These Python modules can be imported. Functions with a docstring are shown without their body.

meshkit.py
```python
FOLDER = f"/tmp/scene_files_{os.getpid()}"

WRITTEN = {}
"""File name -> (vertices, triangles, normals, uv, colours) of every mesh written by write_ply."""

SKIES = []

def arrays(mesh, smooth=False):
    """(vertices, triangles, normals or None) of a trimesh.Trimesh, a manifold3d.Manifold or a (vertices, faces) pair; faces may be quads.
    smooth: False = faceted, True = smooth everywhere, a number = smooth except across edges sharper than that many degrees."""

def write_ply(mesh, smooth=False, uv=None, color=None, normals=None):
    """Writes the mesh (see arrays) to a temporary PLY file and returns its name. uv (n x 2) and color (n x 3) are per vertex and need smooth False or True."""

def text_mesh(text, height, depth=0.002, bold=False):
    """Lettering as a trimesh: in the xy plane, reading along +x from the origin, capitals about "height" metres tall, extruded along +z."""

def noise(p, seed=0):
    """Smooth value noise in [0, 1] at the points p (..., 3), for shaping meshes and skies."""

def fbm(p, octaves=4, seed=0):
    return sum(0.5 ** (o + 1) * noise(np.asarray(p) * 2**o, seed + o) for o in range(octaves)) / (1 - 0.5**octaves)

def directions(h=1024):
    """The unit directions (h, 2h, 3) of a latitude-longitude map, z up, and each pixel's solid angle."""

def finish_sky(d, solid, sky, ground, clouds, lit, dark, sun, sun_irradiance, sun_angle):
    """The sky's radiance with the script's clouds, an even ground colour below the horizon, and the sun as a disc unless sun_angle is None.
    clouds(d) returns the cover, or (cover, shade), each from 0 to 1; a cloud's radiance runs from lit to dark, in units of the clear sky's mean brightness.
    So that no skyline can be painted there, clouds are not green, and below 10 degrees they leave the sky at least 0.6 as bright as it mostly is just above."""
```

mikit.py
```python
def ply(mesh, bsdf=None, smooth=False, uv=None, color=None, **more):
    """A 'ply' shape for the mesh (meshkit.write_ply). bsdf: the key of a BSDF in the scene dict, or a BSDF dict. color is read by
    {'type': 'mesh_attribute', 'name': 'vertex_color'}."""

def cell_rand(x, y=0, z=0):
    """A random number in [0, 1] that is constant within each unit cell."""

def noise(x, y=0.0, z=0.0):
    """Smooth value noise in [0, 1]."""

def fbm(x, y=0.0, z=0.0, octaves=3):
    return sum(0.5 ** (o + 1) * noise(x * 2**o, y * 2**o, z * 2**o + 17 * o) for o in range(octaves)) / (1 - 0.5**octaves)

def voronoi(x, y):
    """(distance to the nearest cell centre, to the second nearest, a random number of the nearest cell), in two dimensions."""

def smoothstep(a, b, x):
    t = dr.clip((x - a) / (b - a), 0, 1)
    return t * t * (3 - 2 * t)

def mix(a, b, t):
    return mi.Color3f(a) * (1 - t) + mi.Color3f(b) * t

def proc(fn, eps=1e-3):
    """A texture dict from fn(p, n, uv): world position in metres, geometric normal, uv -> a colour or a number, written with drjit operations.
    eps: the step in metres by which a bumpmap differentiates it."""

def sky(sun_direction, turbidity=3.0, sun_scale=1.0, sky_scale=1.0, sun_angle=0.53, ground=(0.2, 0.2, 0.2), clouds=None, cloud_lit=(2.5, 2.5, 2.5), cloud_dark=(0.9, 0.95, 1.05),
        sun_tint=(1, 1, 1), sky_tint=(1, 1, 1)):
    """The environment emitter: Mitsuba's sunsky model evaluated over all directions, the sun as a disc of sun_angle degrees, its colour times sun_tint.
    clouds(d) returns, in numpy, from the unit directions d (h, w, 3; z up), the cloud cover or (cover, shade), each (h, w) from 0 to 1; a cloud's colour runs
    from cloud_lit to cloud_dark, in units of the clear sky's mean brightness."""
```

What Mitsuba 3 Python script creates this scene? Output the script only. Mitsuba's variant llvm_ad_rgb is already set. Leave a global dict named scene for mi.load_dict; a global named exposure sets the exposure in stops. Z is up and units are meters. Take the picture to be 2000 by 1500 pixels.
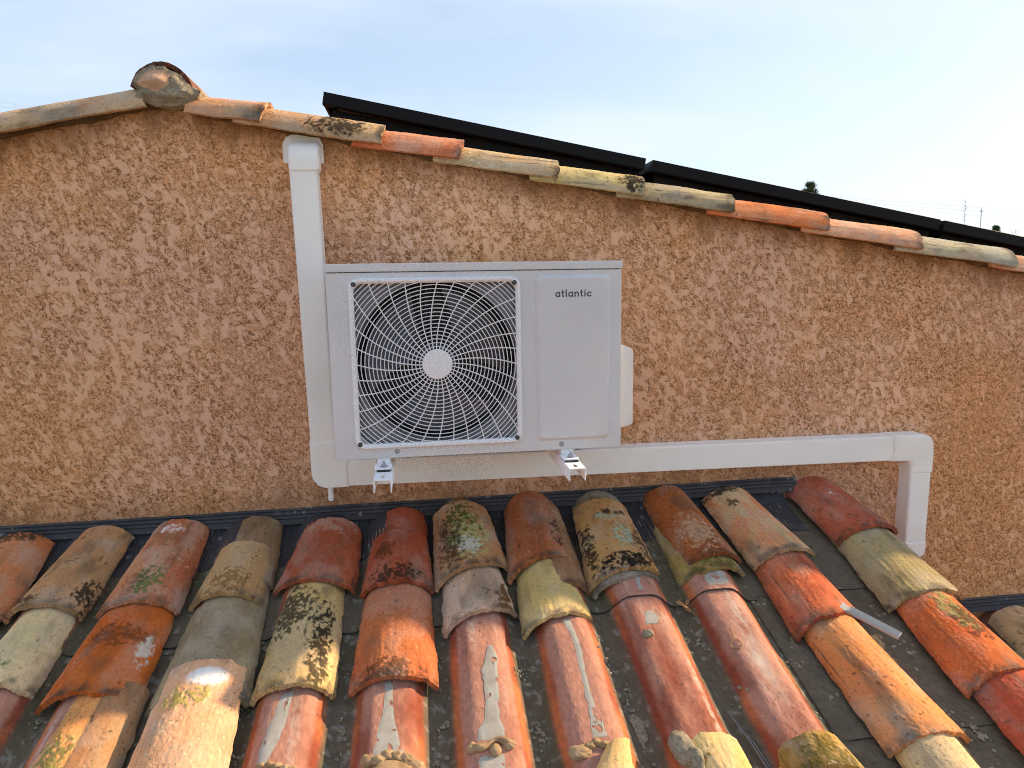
import math, random
import numpy as np, trimesh, drjit as dr, mitsuba as mi, mikit, meshkit
import shapely
from shapely.geometry import Polygon, LineString, Point, box as sbox
from shapely.ops import unary_union
T = mi.ScalarTransform4f

# ------------------------------------------------------------------ camera, sky, exposure
CAM = np.array([0.245, -2.250, 0.465]); FWD = np.array([0.129, 0.981, -0.144]); UP = np.array([0.036, 0.141, 0.989])
scene, labels = {}, {}
scene['camera'] = {'type': 'perspective', 'fov': 73.93, 'fov_axis': 'x', 'near_clip': 0.05, 'far_clip': 6000.0,
                   'to_world': T().look_at(origin=CAM.tolist(), target=(CAM + FWD).tolist(), up=UP.tolist())}
SUN = np.array([4.0, 1.0, 2.0])


def clouds(d):
    x, y, z = d[..., 0], d[..., 1], np.maximum(d[..., 2], 0.03)
    q = np.stack([x / (z + 0.35) * 1.1 + 3, y / (z + 0.35) * 2.6, z * 2.2], -1)
    n = meshkit.fbm(q * 1.3, 5, seed=5)
    thin = meshkit.fbm(q * np.array([2.2, 7.0, 3.0]) + 9, 5, seed=11)
    sun = np.clip((d * (SUN / np.linalg.norm(SUN))).sum(-1), 0, 1)
    c = 0.38 + 0.75 * np.clip((n - 0.36) * 2.2, 0, 1) * (0.55 + 0.9 * (thin - 0.3)) + 0.25 * sun ** 2
    return np.clip(c, 0.0, 0.92), np.full(c.shape, 0.25)


scene['sky'] = mikit.sky(SUN, turbidity=3.2, sun_scale=0.85, sky_scale=1.0, sun_angle=1.2, clouds=clouds, cloud_lit=(1.95, 2.2, 2.6), cloud_dark=(0.9, 0.95, 1.05), sun_tint=(1.0, 0.97, 0.91), ground=(0.24, 0.2, 0.16))
exposure = 2.75

# ------------------------------------------------------------------ helpers: keys, meshes
used = {}


def key(name, parent=None):
    k = f'{parent}__{name}' if parent else name
    n = used.get(k, -1) + 1
    used[k] = n
    return k if n == 0 else f'{k}_{n:03d}'


def put(name, mesh, mat, parent=None, label=None, cat=None, group=None, kind=None, smooth=False, color=None):
    k = key(name, parent)
    scene[k] = mikit.ply(mesh, mat, smooth=smooth, color=color)
    d = {a: b for a, b in (('label', label), ('category', cat), ('group', group), ('kind', kind)) if b}
    if d:
        labels[k] = d
    return k


def thing(name, label, cat, group=None):
    k = key(name)
    labels[k] = {'label': label, 'category': cat}
    if group:
        labels[k]['group'] = group
    return k


def cat_(*ms):
    return trimesh.util.concatenate([m for m in ms if m is not None])


def lin(r, g, b):
    v = np.array([r, g, b]) / 255.0
    return np.where(v <= 0.04045, v / 12.92, ((v + 0.055) / 1.055) ** 2.4)


def chambox(x0, x1, y0, y1, z0, z1, c=0.004):
    p = []
    for x, sx in ((x0, 1), (x1, -1)):
        for y, sy in ((y0, 1), (y1, -1)):
            for z, sz in ((z0, 1), (z1, -1)):
                p += [(x + sx * c, y + sy * c, z), (x + sx * c, y, z + sz * c), (x, y + sy * c, z + sz * c)]
    return trimesh.convex.convex_hull(np.array(p))


def move(m, M):
    m = m.copy()
    m.apply_transform(M)
    return m


def frame(o, ex, ey, ez):
    M = np.eye(4)
    M[:3, 0], M[:3, 1], M[:3, 2], M[:3, 3] = ex, ey, ez, o
    return M


FRONT = lambda y: frame((0, y, 0), (1, 0, 0), (0, 0, 1), (0, -1, 0))     # xy of a drawing -> x, z of the wall; extrusion comes towards -y


def extr(poly, h):
    gs = getattr(poly, 'geoms', [poly])
    return cat_(*[trimesh.creation.extrude_polygon(g, h, engine='earcut') for g in gs if not g.is_empty])


def layered(poly, h, r, steps=4):
    """A prism of the drawing whose front edge is rounded with radius r."""
    ms = [extr(poly, h - r)]
    for i in range(steps):
        a0, a1 = i / steps * math.pi / 2, (i + 1) / steps * math.pi / 2
        m = extr(poly.buffer(-r * (1 - math.cos((a0 + a1) / 2)), join_style=1), r * (math.sin(a1) - math.sin(a0)))
        m.apply_translation((0, 0, h - r + r * math.sin(a0)))
        ms.append(m)
    return cat_(*ms)


def rrect(x0, x1, y0, y1, r, n=8):
    out = []
    for cx, cy, a in ((x1 - r, y0 + r, -90), (x1 - r, y1 - r, 0), (x0 + r, y1 - r, 90), (x0 + r, y0 + r, 180)):
        for i in range(n + 1):
            t = math.radians(a + 90 * i / n)
            out.append((cx + r * math.cos(t), cy + r * math.sin(t)))
    return np.array(out)


def loft(rings, cap_end=True, cap_start=False):
    """rings: list of (n x 3) closed loops, same n."""
    n = len(rings[0])
    v = np.vstack(rings)
    f = []
    i = np.arange(n)
    for k in range(len(rings) - 1):
        a, b = k * n + i, k * n + (i + 1) % n
        f += [np.stack([a, b, b + n], 1), np.stack([a, b + n, a + n], 1)]
    extra = []
    for flag, k, flip in ((cap_start, 0, True), (cap_end, len(rings) - 1, False)):
        if flag:
            c = len(v) + len(extra)
            extra.append(rings[k].mean(0))
            a, b = k * n + i, k * n + (i + 1) % n
            t = np.stack([a, b, np.full(n, c)], 1)
            f.append(t[:, ::-1] if flip else t)
    if extra:
        v = np.vstack([v, extra])
    return trimesh.Trimesh(v, np.vstack(f), process=False)


def tube(pts, r, sides=6, closed=False):
    p = np.asarray(pts, float)
    if closed:
        t = np.roll(p, -1, 0) - np.roll(p, 1, 0)
    else:
        t = np.gradient(p, axis=0)
    t /= np.linalg.norm(t, axis=1, keepdims=True) + 1e-12
    ref = np.array([0, -1.0, 0]) if np.abs(t[:, 1]).max() < 0.9 else np.array([0.3, 0.2, 1.0])
    a = np.cross(t, ref)
    a /= np.linalg.norm(a, axis=1, keepdims=True) + 1e-12
    b = np.cross(t, a)
    ang = np.arange(sides) * 2 * np.pi / sides
    rr = np.broadcast_to(r, (len(p),))[:, None, None]
    rings = p[:, None] + rr * (np.cos(ang)[None, :, None] * a[:, None] + np.sin(ang)[None, :, None] * b[:, None])
    rings = list(rings)
    if closed:
        return loft(rings + [rings[0]], False)
    return loft(rings, True, True)


def lumps(m, amp, freq, seed):
    v = np.array(m.vertices)
    n = np.array(m.vertex_normals)
    d = meshkit.fbm(v * freq, 3, seed) - 0.5
    m = m.copy()
    m.vertices = v + n * (d * 2 * amp)[:, None]
    return m


def blob(c, r, seed, amp=0.25, sub=3):
    m = trimesh.creation.icosphere(subdivisions=sub, radius=1.0)
    v = np.array(m.vertices)
    v *= 1 + amp * 2 * (meshkit.fbm(v * 1.7 + seed * 3.1, 3, seed) - 0.5)[:, None]
    m.vertices = v * np.asarray(r) + np.asarray(c)
    return m


# ------------------------------------------------------------------ materials
def rgb(*c):
    return {'type': 'rgb', 'value': [float(x) for x in (c if len(c) == 3 else c[0])]}


def pr(c, rough=0.5, **k):
    return {'type': 'principled', 'base_color': c if isinstance(c, dict) else rgb(c), 'roughness': rough, **k}


def two(b):
    return {'type': 'twosided', 'b': b}


N, F, sm, mx = mikit.noise, mikit.fbm, mikit.smoothstep, mikit.mix


def stucco_parts(p):
    x, z = p.x, p.z + 0.6 * p.y
    vx, vz = N(x * 120, z * 120, 13.0), N(x * 120, z * 120, 18.0)
    a, b = x + 0.0055 * vx + 0.25 * z, z + 0.0055 * vz
    big = F(x * 2.6, z * 2.0, 5.0, 3)
    flat = dr.maximum(sm(0.56, 0.65, 0.78 * F(a * 62, b * 46, 2.0, 4) + 0.22 * big), 0.8 * sm(0.555, 0.67, 0.85 * F(a * 120, b * 98, 12.0, 3) + 0.15 * big))
    r = dr.abs(N(a * 140, b * 140, 1.0) - 0.5)
    r2 = dr.abs(N(a * 225, b * 225, 4.0) - 0.5)
    c1 = sm(0.15, 0.03, r) * sm(0.15, 0.45, N(a * 70, b * 70, 21.0))
    c2 = sm(0.15, 0.03, r2) * sm(0.1, 0.5, N(a * 85, b * 85, 9.0))
    crack = dr.maximum(c1, 0.85 * c2) * (1 - 0.92 * flat) * (0.70 + 0.5 * F(x * 7, z * 5, 41.0, 3))
    return flat, crack


def stucco_color(p, n, uv):
    flat, crack = stucco_parts(p)
    big = F(p.x * 1.6, p.z * 1.6, 7.0, 3)
    tint = F(p.x * 2.2, p.z * 2.2, 31.0, 3)
    grit = N(p.x * 420, p.z * 420, p.y * 420)
    base = mx(mx((0.66, 0.325, 0.140), (0.62, 0.340, 0.195), sm(0.25, 0.75, tint)), mx((0.76, 0.430, 0.235), (0.72, 0.440, 0.300), sm(0.3, 0.7, tint)), flat)
    base = mx(base, (0.18, 0.070, 0.024), crack * 0.80)
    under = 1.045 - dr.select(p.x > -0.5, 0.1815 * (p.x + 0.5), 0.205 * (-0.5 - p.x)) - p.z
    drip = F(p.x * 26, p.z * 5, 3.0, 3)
    stain_shade = sm(0.13, 0.01, under - 0.10 * drip + 0.03) * 0.55 + sm(-0.17, -0.27, p.z - 0.10 * drip + 0.03) * sm(1.7, 1.5, p.x) * 0.35  # drip stains plus painted shade under the verge; grime above the flashing
    base = mx(base, (0.20, 0.095, 0.042), stain_shade * (0.5 + drip))
    return base * (0.80 + 0.26 * big + 0.14 * grit)


def stucco_height(p, n, uv):
    flat, crack = stucco_parts(p)
    return 0.0010 * flat - 0.0012 * crack + 0.0005 * N(p.x * 420, p.z * 420, 1.0)


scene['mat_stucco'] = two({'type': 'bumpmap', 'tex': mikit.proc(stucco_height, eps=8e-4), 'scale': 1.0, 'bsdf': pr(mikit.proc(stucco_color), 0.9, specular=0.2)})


def grain_height(p, n, uv):
    return 0.0022 * F(p.x * 170, p.y * 170, p.z * 170, 3)


def speck(p, n, uv):
    m = F(p.x * 9, p.y * 9, p.z * 9, 2)
    s = N(p.x * 260, p.y * 260, p.z * 260)
    t = N(p.x * 95, p.y * 95, p.z * 95)
    return dr.clip(sm(0.76, 0.92, s) * sm(0.35, 0.65, m) * 0.6 + sm(0.87, 0.93, t) * sm(0.45, 0.7, m) * 0.6, 0, 0.8)


VC = {'type': 'mesh_attribute', 'name': 'vertex_color'}
scene['mat_clay'] = two({'type': 'bumpmap', 'tex': mikit.proc(grain_height, eps=1e-3), 'scale': 1.0,
                         'bsdf': {'type': 'blendbsdf', 'weight': mikit.proc(speck), 'a': pr(VC, 0.9, specular=0.12), 'b': pr((0.05, 0.035, 0.025), 0.9, specular=0.1)}})
scene['mat_pvc'] = two(pr(mikit.proc(lambda p, n, uv: mx((0.82, 0.805, 0.775), (0.76, 0.745, 0.715), sm(0.4, 0.75, F(p.x * 6, p.y * 6, p.z * 6, 3)))), 0.5, specular=0.35))
scene['mat_enamel'] = two(pr(mikit.proc(lambda p, n, uv: mx((0.61, 0.61, 0.625), (0.58, 0.58, 0.595), sm(0.45, 0.75, F(p.x * 5, p.y * 5, p.z * 5, 3)))), 0.5, specular=0.3))
scene['mat_grille'] = two(pr((0.74, 0.74, 0.76), 0.6, specular=0.2))
scene['mat_zinc'] = two(pr((0.80, 0.81, 0.83), 0.75, specular=0.15))
scene['mat_steel'] = two(pr((0.36, 0.37, 0.39), 0.7, specular=0.3))
scene['mat_shroud'] = two(pr((0.18, 0.185, 0.205), 0.7))
scene['mat_dark'] = two(pr((0.018, 0.018, 0.022), 0.55))
scene['mat_blade'] = two(pr((0.075, 0.08, 0.095), 0.5))
scene['mat_coil'] = two(pr((0.05, 0.055, 0.065), 0.6))
scene['mat_alu'] = two(pr((0.33, 0.34, 0.35), 0.7, specular=0.3))
scene['mat_ink'] = two(pr((0.07, 0.07, 0.085), 0.5))
scene['mat_frame'] = two(pr((0.004, 0.004, 0.005), 0.5, specular=0.15))
scene['mat_cell'] = two(pr((0.006, 0.008, 0.016), 0.3, specular=0.4))
scene['mat_rubber'] = two(pr((0.02, 0.02, 0.022), 0.6))
scene['mat_insul'] = two(pr((0.70, 0.70, 0.68), 0.7))


def lead_color(p, n, uv):
    s = F(p.x * 16, p.y * 16, p.z * 16, 3)
    w = N(p.x * 130, p.y * 30, p.z * 60)
    c = mx((0.030, 0.030, 0.034), (0.078, 0.076, 0.080), s)
    return mx(c, (0.27, 0.265, 0.26), sm(0.70, 0.92, w) * sm(0.46, 0.66, s))


scene['mat_lead'] = two({'type': 'bumpmap', 'tex': mikit.proc(grain_height, eps=1e-3), 'scale': 0.5, 'bsdf': pr(mikit.proc(lead_color), 0.62, specular=0.3)})


def mortar_color(p, n, uv):
    s = F(p.x * 30, p.y * 30, p.z * 30, 3)
    g = N(p.x * 240, p.y * 240, p.z * 240)
    c = mx((0.17, 0.145, 0.105), (0.33, 0.28, 0.20), s)
    return c * (0.7 + 0.6 * g)


def rough_height(p, n, uv):
    return 0.004 * F(p.x * 90, p.y * 90, p.z * 90, 3)


scene['mat_mortar'] = two({'type': 'bumpmap', 'tex': mikit.proc(rough_height, eps=1e-3), 'scale': 1.0, 'bsdf': pr(mikit.proc(mortar_color), 0.95, specular=0.1)})
scene['mat_patch'] = two({'type': 'bumpmap', 'tex': mikit.proc(rough_height, eps=1e-3), 'scale': 0.6, 'bsdf': pr(mikit.proc(lambda p, n, uv: mx((0.42, 0.26, 0.17), (0.58, 0.37, 0.25), F(p.x * 60, p.y * 60, p.z * 60, 3))), 0.95, specular=0.1)})
scene['mat_bed'] = two({'type': 'bumpmap', 'tex': mikit.proc(rough_height, eps=1e-3), 'scale': 0.6, 'bsdf': pr(mikit.proc(lambda p, n, uv: mx((0.045, 0.028, 0.016), (0.20, 0.12, 0.06), F(p.x * 30, p.y * 60, p.z * 60, 3))), 0.95, specular=0.1)})  # mortar darkened to paint in the shade and dirt below the verge tiles
scene['mat_foam'] = two({'type': 'bumpmap', 'tex': mikit.proc(rough_height, eps=1e-3), 'scale': 0.35, 'bsdf': pr(mikit.proc(lambda p, n, uv: mx((0.22, 0.13, 0.065), (0.50, 0.35, 0.20), F(p.x * 70, p.y * 70, p.z * 70, 3))), 0.8, specular=0.2)})
scene['mat_glue'] = two(pr(mikit.proc(lambda p, n, uv: mx((0.28, 0.25, 0.21), (0.44, 0.43, 0.39), F(p.x * 50, p.y * 50, p.z * 50, 3))), 0.5))
scene['mat_ground'] = two(pr(mikit.proc(lambda p, n, uv: mx((0.16, 0.15, 0.08), (0.28, 0.23, 0.15), F(p.x * 0.08, p.y * 0.08, 0.0, 3))), 0.95))
scene['mat_needle'] = two(pr((0.045, 0.075, 0.035), 0.6))
scene['mat_bark'] = two(pr((0.16, 0.12, 0.09), 0.9))
scene['mat_twig'] = two(pr((0.52, 0.49, 0.46), 0.9))
scene['mat_wire'] = two(pr((0.62, 0.64, 0.68), 0.6))
scene['mat_wirerod'] = two(pr((0.17, 0.17, 0.18), 0.7, specular=0.2))
scene['mat_leaf'] = two(pr((0.30, 0.15, 0.06), 0.8))
scene['mat_render'] = two(pr(mikit.proc(lambda p, n, uv: mx((0.45, 0.27, 0.17), (0.58, 0.36, 0.24), F(p.x * 8, p.y * 8, p.z * 8, 3))), 0.95))

# ------------------------------------------------------------------ the lower roof's own frame: u along the wall, v down the slope, w off the slope
PITCH = math.atan(0.2996)
RO = np.array([0, 0, -0.25]); RD = np.array([0, -math.cos(PITCH), -math.sin(PITCH)]); RN = np.array([0, -math.sin(PITCH), math.cos(PITCH)])


def roofp(u, v, w):
    u, v, w = np.broadcast_arrays(np.asarray(u, float), v, w)
    return RO + u[..., None] * np.array([1.0, 0, 0]) + v[..., None] * RD + w[..., None] * RN


CREST0, STEP = 0.371, 0.2325
flat_right = True


def sheet_w(u):
    du = np.abs((np.asarray(u, float) - CREST0 + STEP / 2) % STEP - STEP / 2)
    t = np.clip((du - 0.020) / 0.088, 0, 1)
    w = -0.024 - 0.054 * (1 - np.cos(np.pi * t ** 1.3)) / 2
    return np.where(np.asarray(u) > 1.185, -0.078, w) if flat_right else w


def gridfaces(nu, nv):
    i, j = np.meshgrid(np.arange(nu - 1), np.arange(nv - 1), indexing='ij')
    a = (i * nv + j).ravel()
    return np.vstack([np.stack([a, a + 1, a + nv + 1], 1), np.stack([a, a + nv + 1, a + nv], 1)])


def nz(s, t, fs, ft, seed, octv=4):
    return meshkit.fbm(np.stack([s * fs, t * ft, np.full(np.shape(s), seed * 7.31)], -1), octv, seed)


def ss(a, b, x):
    t = np.clip((x - a) / (b - a), 0, 1)
    return t * t * (3 - 2 * t)


KT = np.array([1.10, 1.07, 1.12])


def clay_color(s, t, L, W, P, seed):
    """Colours of one tile over its skin: s across in metres, t along from the upper end in metres."""
    a, b = lin(*P['c']) * KT, lin(*P.get('c2', P['c'])) * KT
    low = nz(s, t, 9, 5, seed)
    mid = nz(s, t, 34, 16, seed + 9)
    streak = nz(s, t, 150, 7, seed + 1)
    fine = nz(s, t, 260, 200, seed + 2, 3)
    k = ss(0.36, 0.64, 0.6 * low + 0.4 * mid + 0.25 * (streak - 0.5))[..., None]
    col = a * (1 - k) + b * k
    col = col * (0.66 + 0.30 * streak + 0.30 * mid + 0.62 * (fine - 0.5))[..., None]

    def over(color, m):
        nonlocal col
        m = np.clip(m, 0, 1)[..., None]
        col = col * (1 - m) + np.asarray(color) * m
    crust = np.zeros(np.shape(s))
    grime = nz(s, t, 22, 10, seed + 10, 4)
    over((0.09, 0.065, 0.045), P.get('grime', 0.55) * ss(0.52, 0.78, grime + 0.2 * (fine - 0.5)))
    e = L - t
    edge = nz(s, t, 40, 40, seed + 3)
    over((0.055, 0.04, 0.028), 0.8 * ss(0.035, 0.0, e - 0.03 * (edge - 0.5)) * ss(0.3, 0.6, edge))
    scr = nz(s + 0.004 * nz(s, t, 8, 10, seed + 12, 2), t, 260, 5, seed + 11, 2)
    over((0.06, 0.042, 0.03), P.get('lines', 0.3) * ss(0.66, 0.80, scr) * ss(0.3, 0.6, low))
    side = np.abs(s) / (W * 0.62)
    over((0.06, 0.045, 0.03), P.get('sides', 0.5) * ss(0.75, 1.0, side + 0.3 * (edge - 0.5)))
    pits = nz(s, t, 95, 80, seed + 4, 2)
    over((0.04, 0.025, 0.02), 0.7 * ss(0.77, 0.84, pits))
    chips = nz(s, t, 160, 130, seed + 8, 2)
    over(np.minimum(a * 1.5 + 0.06, 0.75), 0.6 * ss(0.76, 0.82, chips))
    dust = nz(s, t, 16, 12, seed + 5)
    over((0.48, 0.41, 0.33), (0.12 + P.get('dust', 0.25)) * ss(0.40, 0.75, dust + 0.3 * (fine - 0.5)))
    for q, (color, s0, t0, rs, rt, amt, f) in enumerate(P.get('lichen', ())):
        fall = 1 - np.sqrt(((s - s0) / rs) ** 2 + ((t - t0) / rt) ** 2)
        n1 = nz(s, t, f, f, seed + 20 + q, 2)
        n2 = nz(s, t, 150, 130, seed + 40 + q, 3)
        n3 = nz(s, t, 300, 300, seed + 50 + q, 2)
        m = ss(0.475, 0.60, 0.42 * n1 + 0.58 * n2 + 0.30 * np.minimum(fall, 0.6) - 0.085) * ss(0.0, 0.2, fall)
        over(np.array(lin(*color)) * KT * (0.55 + 0.9 * n3)[..., None], amt * m)
        crust = np.maximum(crust, m * (0.4 + 1.0 * n3))
    for (color, s0, t0, rs, rt, amt) in P.get('wash', ()):
        fall = 1 - np.sqrt(((s - s0) / rs) ** 2 + ((t - t0) / rt) ** 2)
        over(lin(*color) * KT, amt * ss(0.0, 0.45, fall + 0.5 * (low - 0.5) + 0.3 * (streak - 0.5)))
    return np.clip(col, 0.01, 0.8), crust


def clay_tile(o, d, b, n, L, Wt, Wb, rise_t, rise_b, P, seed, skew=0.0, th=0.013, res=0.003, lift=0.0, cut=None, phi=84):
    """A half-round clay tile: upper end's springing centre at o, running L along d, b across, n up. Its own colours per vertex."""
    rng = np.random.default_rng(seed)
    na, nl = max(24, int(0.29 / res)), max(12, int(L / res))
    phi_m = math.radians(phi)
    a = np.linspace(-1, 1, na)
    tt = np.linspace(0, 1, nl)
    A, Q = np.meshgrid(a, tt, indexing='ij')

    def surf(off):
        W = (Wt + (Wb - Wt) * Q) / 2
        R = rise_t + (rise_b - rise_t) * Q
        ph = A * phi_m
        x = W * np.sin(ph) / math.sin(phi_m)
        z = R * (np.cos(ph) - math.cos(phi_m)) / (1 - math.cos(phi_m))
        ln = np.hypot(np.sin(ph) / W, np.cos(ph) / R)
        x = x - off * (np.sin(ph) / W) / ln
        z = z - off * (np.cos(ph) / R) / ln
        return x, z
    xo, zo = surf(0.0)
    s = A * (Wt + (Wb - Wt) * Q) / 2 * 1.28
    t = Q * L
    wob = (nz(s, t, 9, 6, seed + 60, 3) - 0.5) * 0.011 + (nz(s, t, 90, 9, seed + 61, 3) - 0.5) * 0.0026 + (nz(s, t, 230, 6, seed + 67, 2) - 0.5) * 0.0022 * P.get('lines', 0.3) + (nz(s, t, 120, 120, seed + 62, 2) - 0.5) * 0.0012
    col, crust = clay_color(s, t, L, Wb, P, seed)
    ra = nz(A[:, 0] * 0.14, A[:, 0] * 0, 40, 1, seed + 63, 4) - 0.5
    rb = nz(A[:, 0] * 0.14, A[:, 0] * 0, 45, 1, seed + 64, 4) - 0.5
    dy = np.outer(ra * 0.012, (1 - tt) ** 6) + np.outer(rb * P.get('rag', 0.014) + 0.006 * (nz(A[:, 0] * 0.14, A[:, 0] * 0, 220, 1, seed + 66, 2) - 0.5), tt ** 6) + np.outer(a * skew / 2, tt)
    if cut is not None:
        dy = dy + cut(A, Q)
    cx = nz(t[0] * 0, t[0], 1, 30, seed + 65, 3) - 0.5
    verts = []
    for off in (0.0, th):
        x, z = surf(off)  # outer, then inner skin
        z = z + wob + lift * Q + (0.0016 * crust if off == 0 else 0)
        x = x + (np.abs(A) ** 8) * cx[None, :] * 0.010
        verts.append(np.asarray(o) + x[..., None] * b + (t + dy)[..., None] * d + z[..., None] * n)
    vo, vi = verts
    f = gridfaces(na, nl)
    V, Fc, Cc = [], [], []
    at = 0
    up = np.dot(np.cross(d, b), n) > 0

    def add(v, fc, c):
        nonlocal at
        V.append(v.reshape(-1, 3)); Fc.append(fc + at); Cc.append(c.reshape(-1, 3))
        at += v.reshape(-1, 3).shape[0]
    add(vo, f if not up else f[:, ::-1], col)
    ia, il = np.unique(np.r_[0:na:4, na - 1]), np.unique(np.r_[0:nl:4, nl - 1])
    fi = gridfaces(len(ia), len(il))
    add(vi[np.ix_(ia, il)], fi[:, ::-1] if not up else fi, col[np.ix_(ia, il)] * 0.8)
    body = lin(*P.get('body', P['c'])) * KT * 0.75

    def rim(p, q, c):
        m = len(p)
        v = np.stack([p, q], 1)
        g = gridfaces(m, 2)
        jit = 0.75 + 0.5 * rng.random((m, 1))
        cc = np.clip(np.repeat((0.45 * c + 0.55 * body) * jit, 2, 0).reshape(m, 2, 3), 0, 0.8)
        add(v, g, cc)
    rim(vo[:, -1], vi[:, -1], col[:, -1]); rim(vo[::-1, 0], vi[::-1, 0], col[::-1, 0])
    rim(vo[0], vi[0], col[0]); rim(vo[-1, ::-1], vi[-1, ::-1], col[-1, ::-1])
    return trimesh.Trimesh(np.vstack(V), np.vstack(Fc), process=False), np.vstack(Cc)


def roof_tile(u0, v0, u1, v1, Wb, P, seed, w0=-0.05, w1=-0.05, Wt=None, rise=0.056, rise_t=None, skew=0.0, label=None, name='cover_tile', **k):
    o, e = roofp(u0, v0, w0), roofp(u1, v1, w1)
    d = e - o
    L = np.linalg.norm(d)
    d = d / L
    b = np.cross(d, RN)
    b /= np.linalg.norm(b)
    if b[0] < 0:
        b = -b
    n = np.cross(b, d)
    n = n if n @ RN > 0 else -n
    m, c = clay_tile(o, d, b, n, L, Wt or Wb * 0.80, Wb, rise_t or rise * 0.9, rise, P, seed, skew=skew, phi=70, **k)
    return put(name, m, 'mat_clay', 'lower_roof', label=label, smooth=True, color=c)


# ------------------------------------------------------------------ the setting: ground
g = trimesh.creation.box((6000, 6000, 0.5)); g.apply_translation((0, 0, -3.45))
put('ground', g, 'mat_ground', label='dry ground far below the roofs', kind='structure')

# ------------------------------------------------------------------ the gable house
house = thing('gable_house', 'salmon pink stuccoed gable house with clay verge tiles along its sloping roof edge', 'house')
RX, RZ = -0.50, 1.045          # ridge
SR, SL = 0.1815, 0.205         # slopes right and left


def rake(x):
    return RZ - (SR * (x - RX) if x > RX else SL * (RX - x))


# front face as a fine sheet, slightly uneven, with the house's body behind it
xs = np.linspace(-2.6, 4.6, 361)
tops = np.array([rake(x) for x in xs])
rows = np.linspace(0, 1, 90)
X = np.repeat(xs[:, None], 90, 1)
Z = -3.2 + (tops[:, None] + 3.2) * rows[None, :]
Y = 0.004 * (nz(X, Z, 2.5, 2.5, 3, 3) - 0.5)
wv = np.stack([X, Y, Z], -1).reshape(-1, 3)
body = extr(Polygon([(-2.6, -3.2), (4.6, -3.2), (4.6, rake(4.6) - 0.01), (RX, RZ - 0.01), (-2.6, rake(-2.6) - 0.01)]), 7.0)
body.apply_transform(FRONT(7.02))
front = trimesh.Trimesh(wv, gridfaces(361, 90)[:, ::-1], process=False)
put('wall', cat_(front, body), 'mat_stucco', house)

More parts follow.
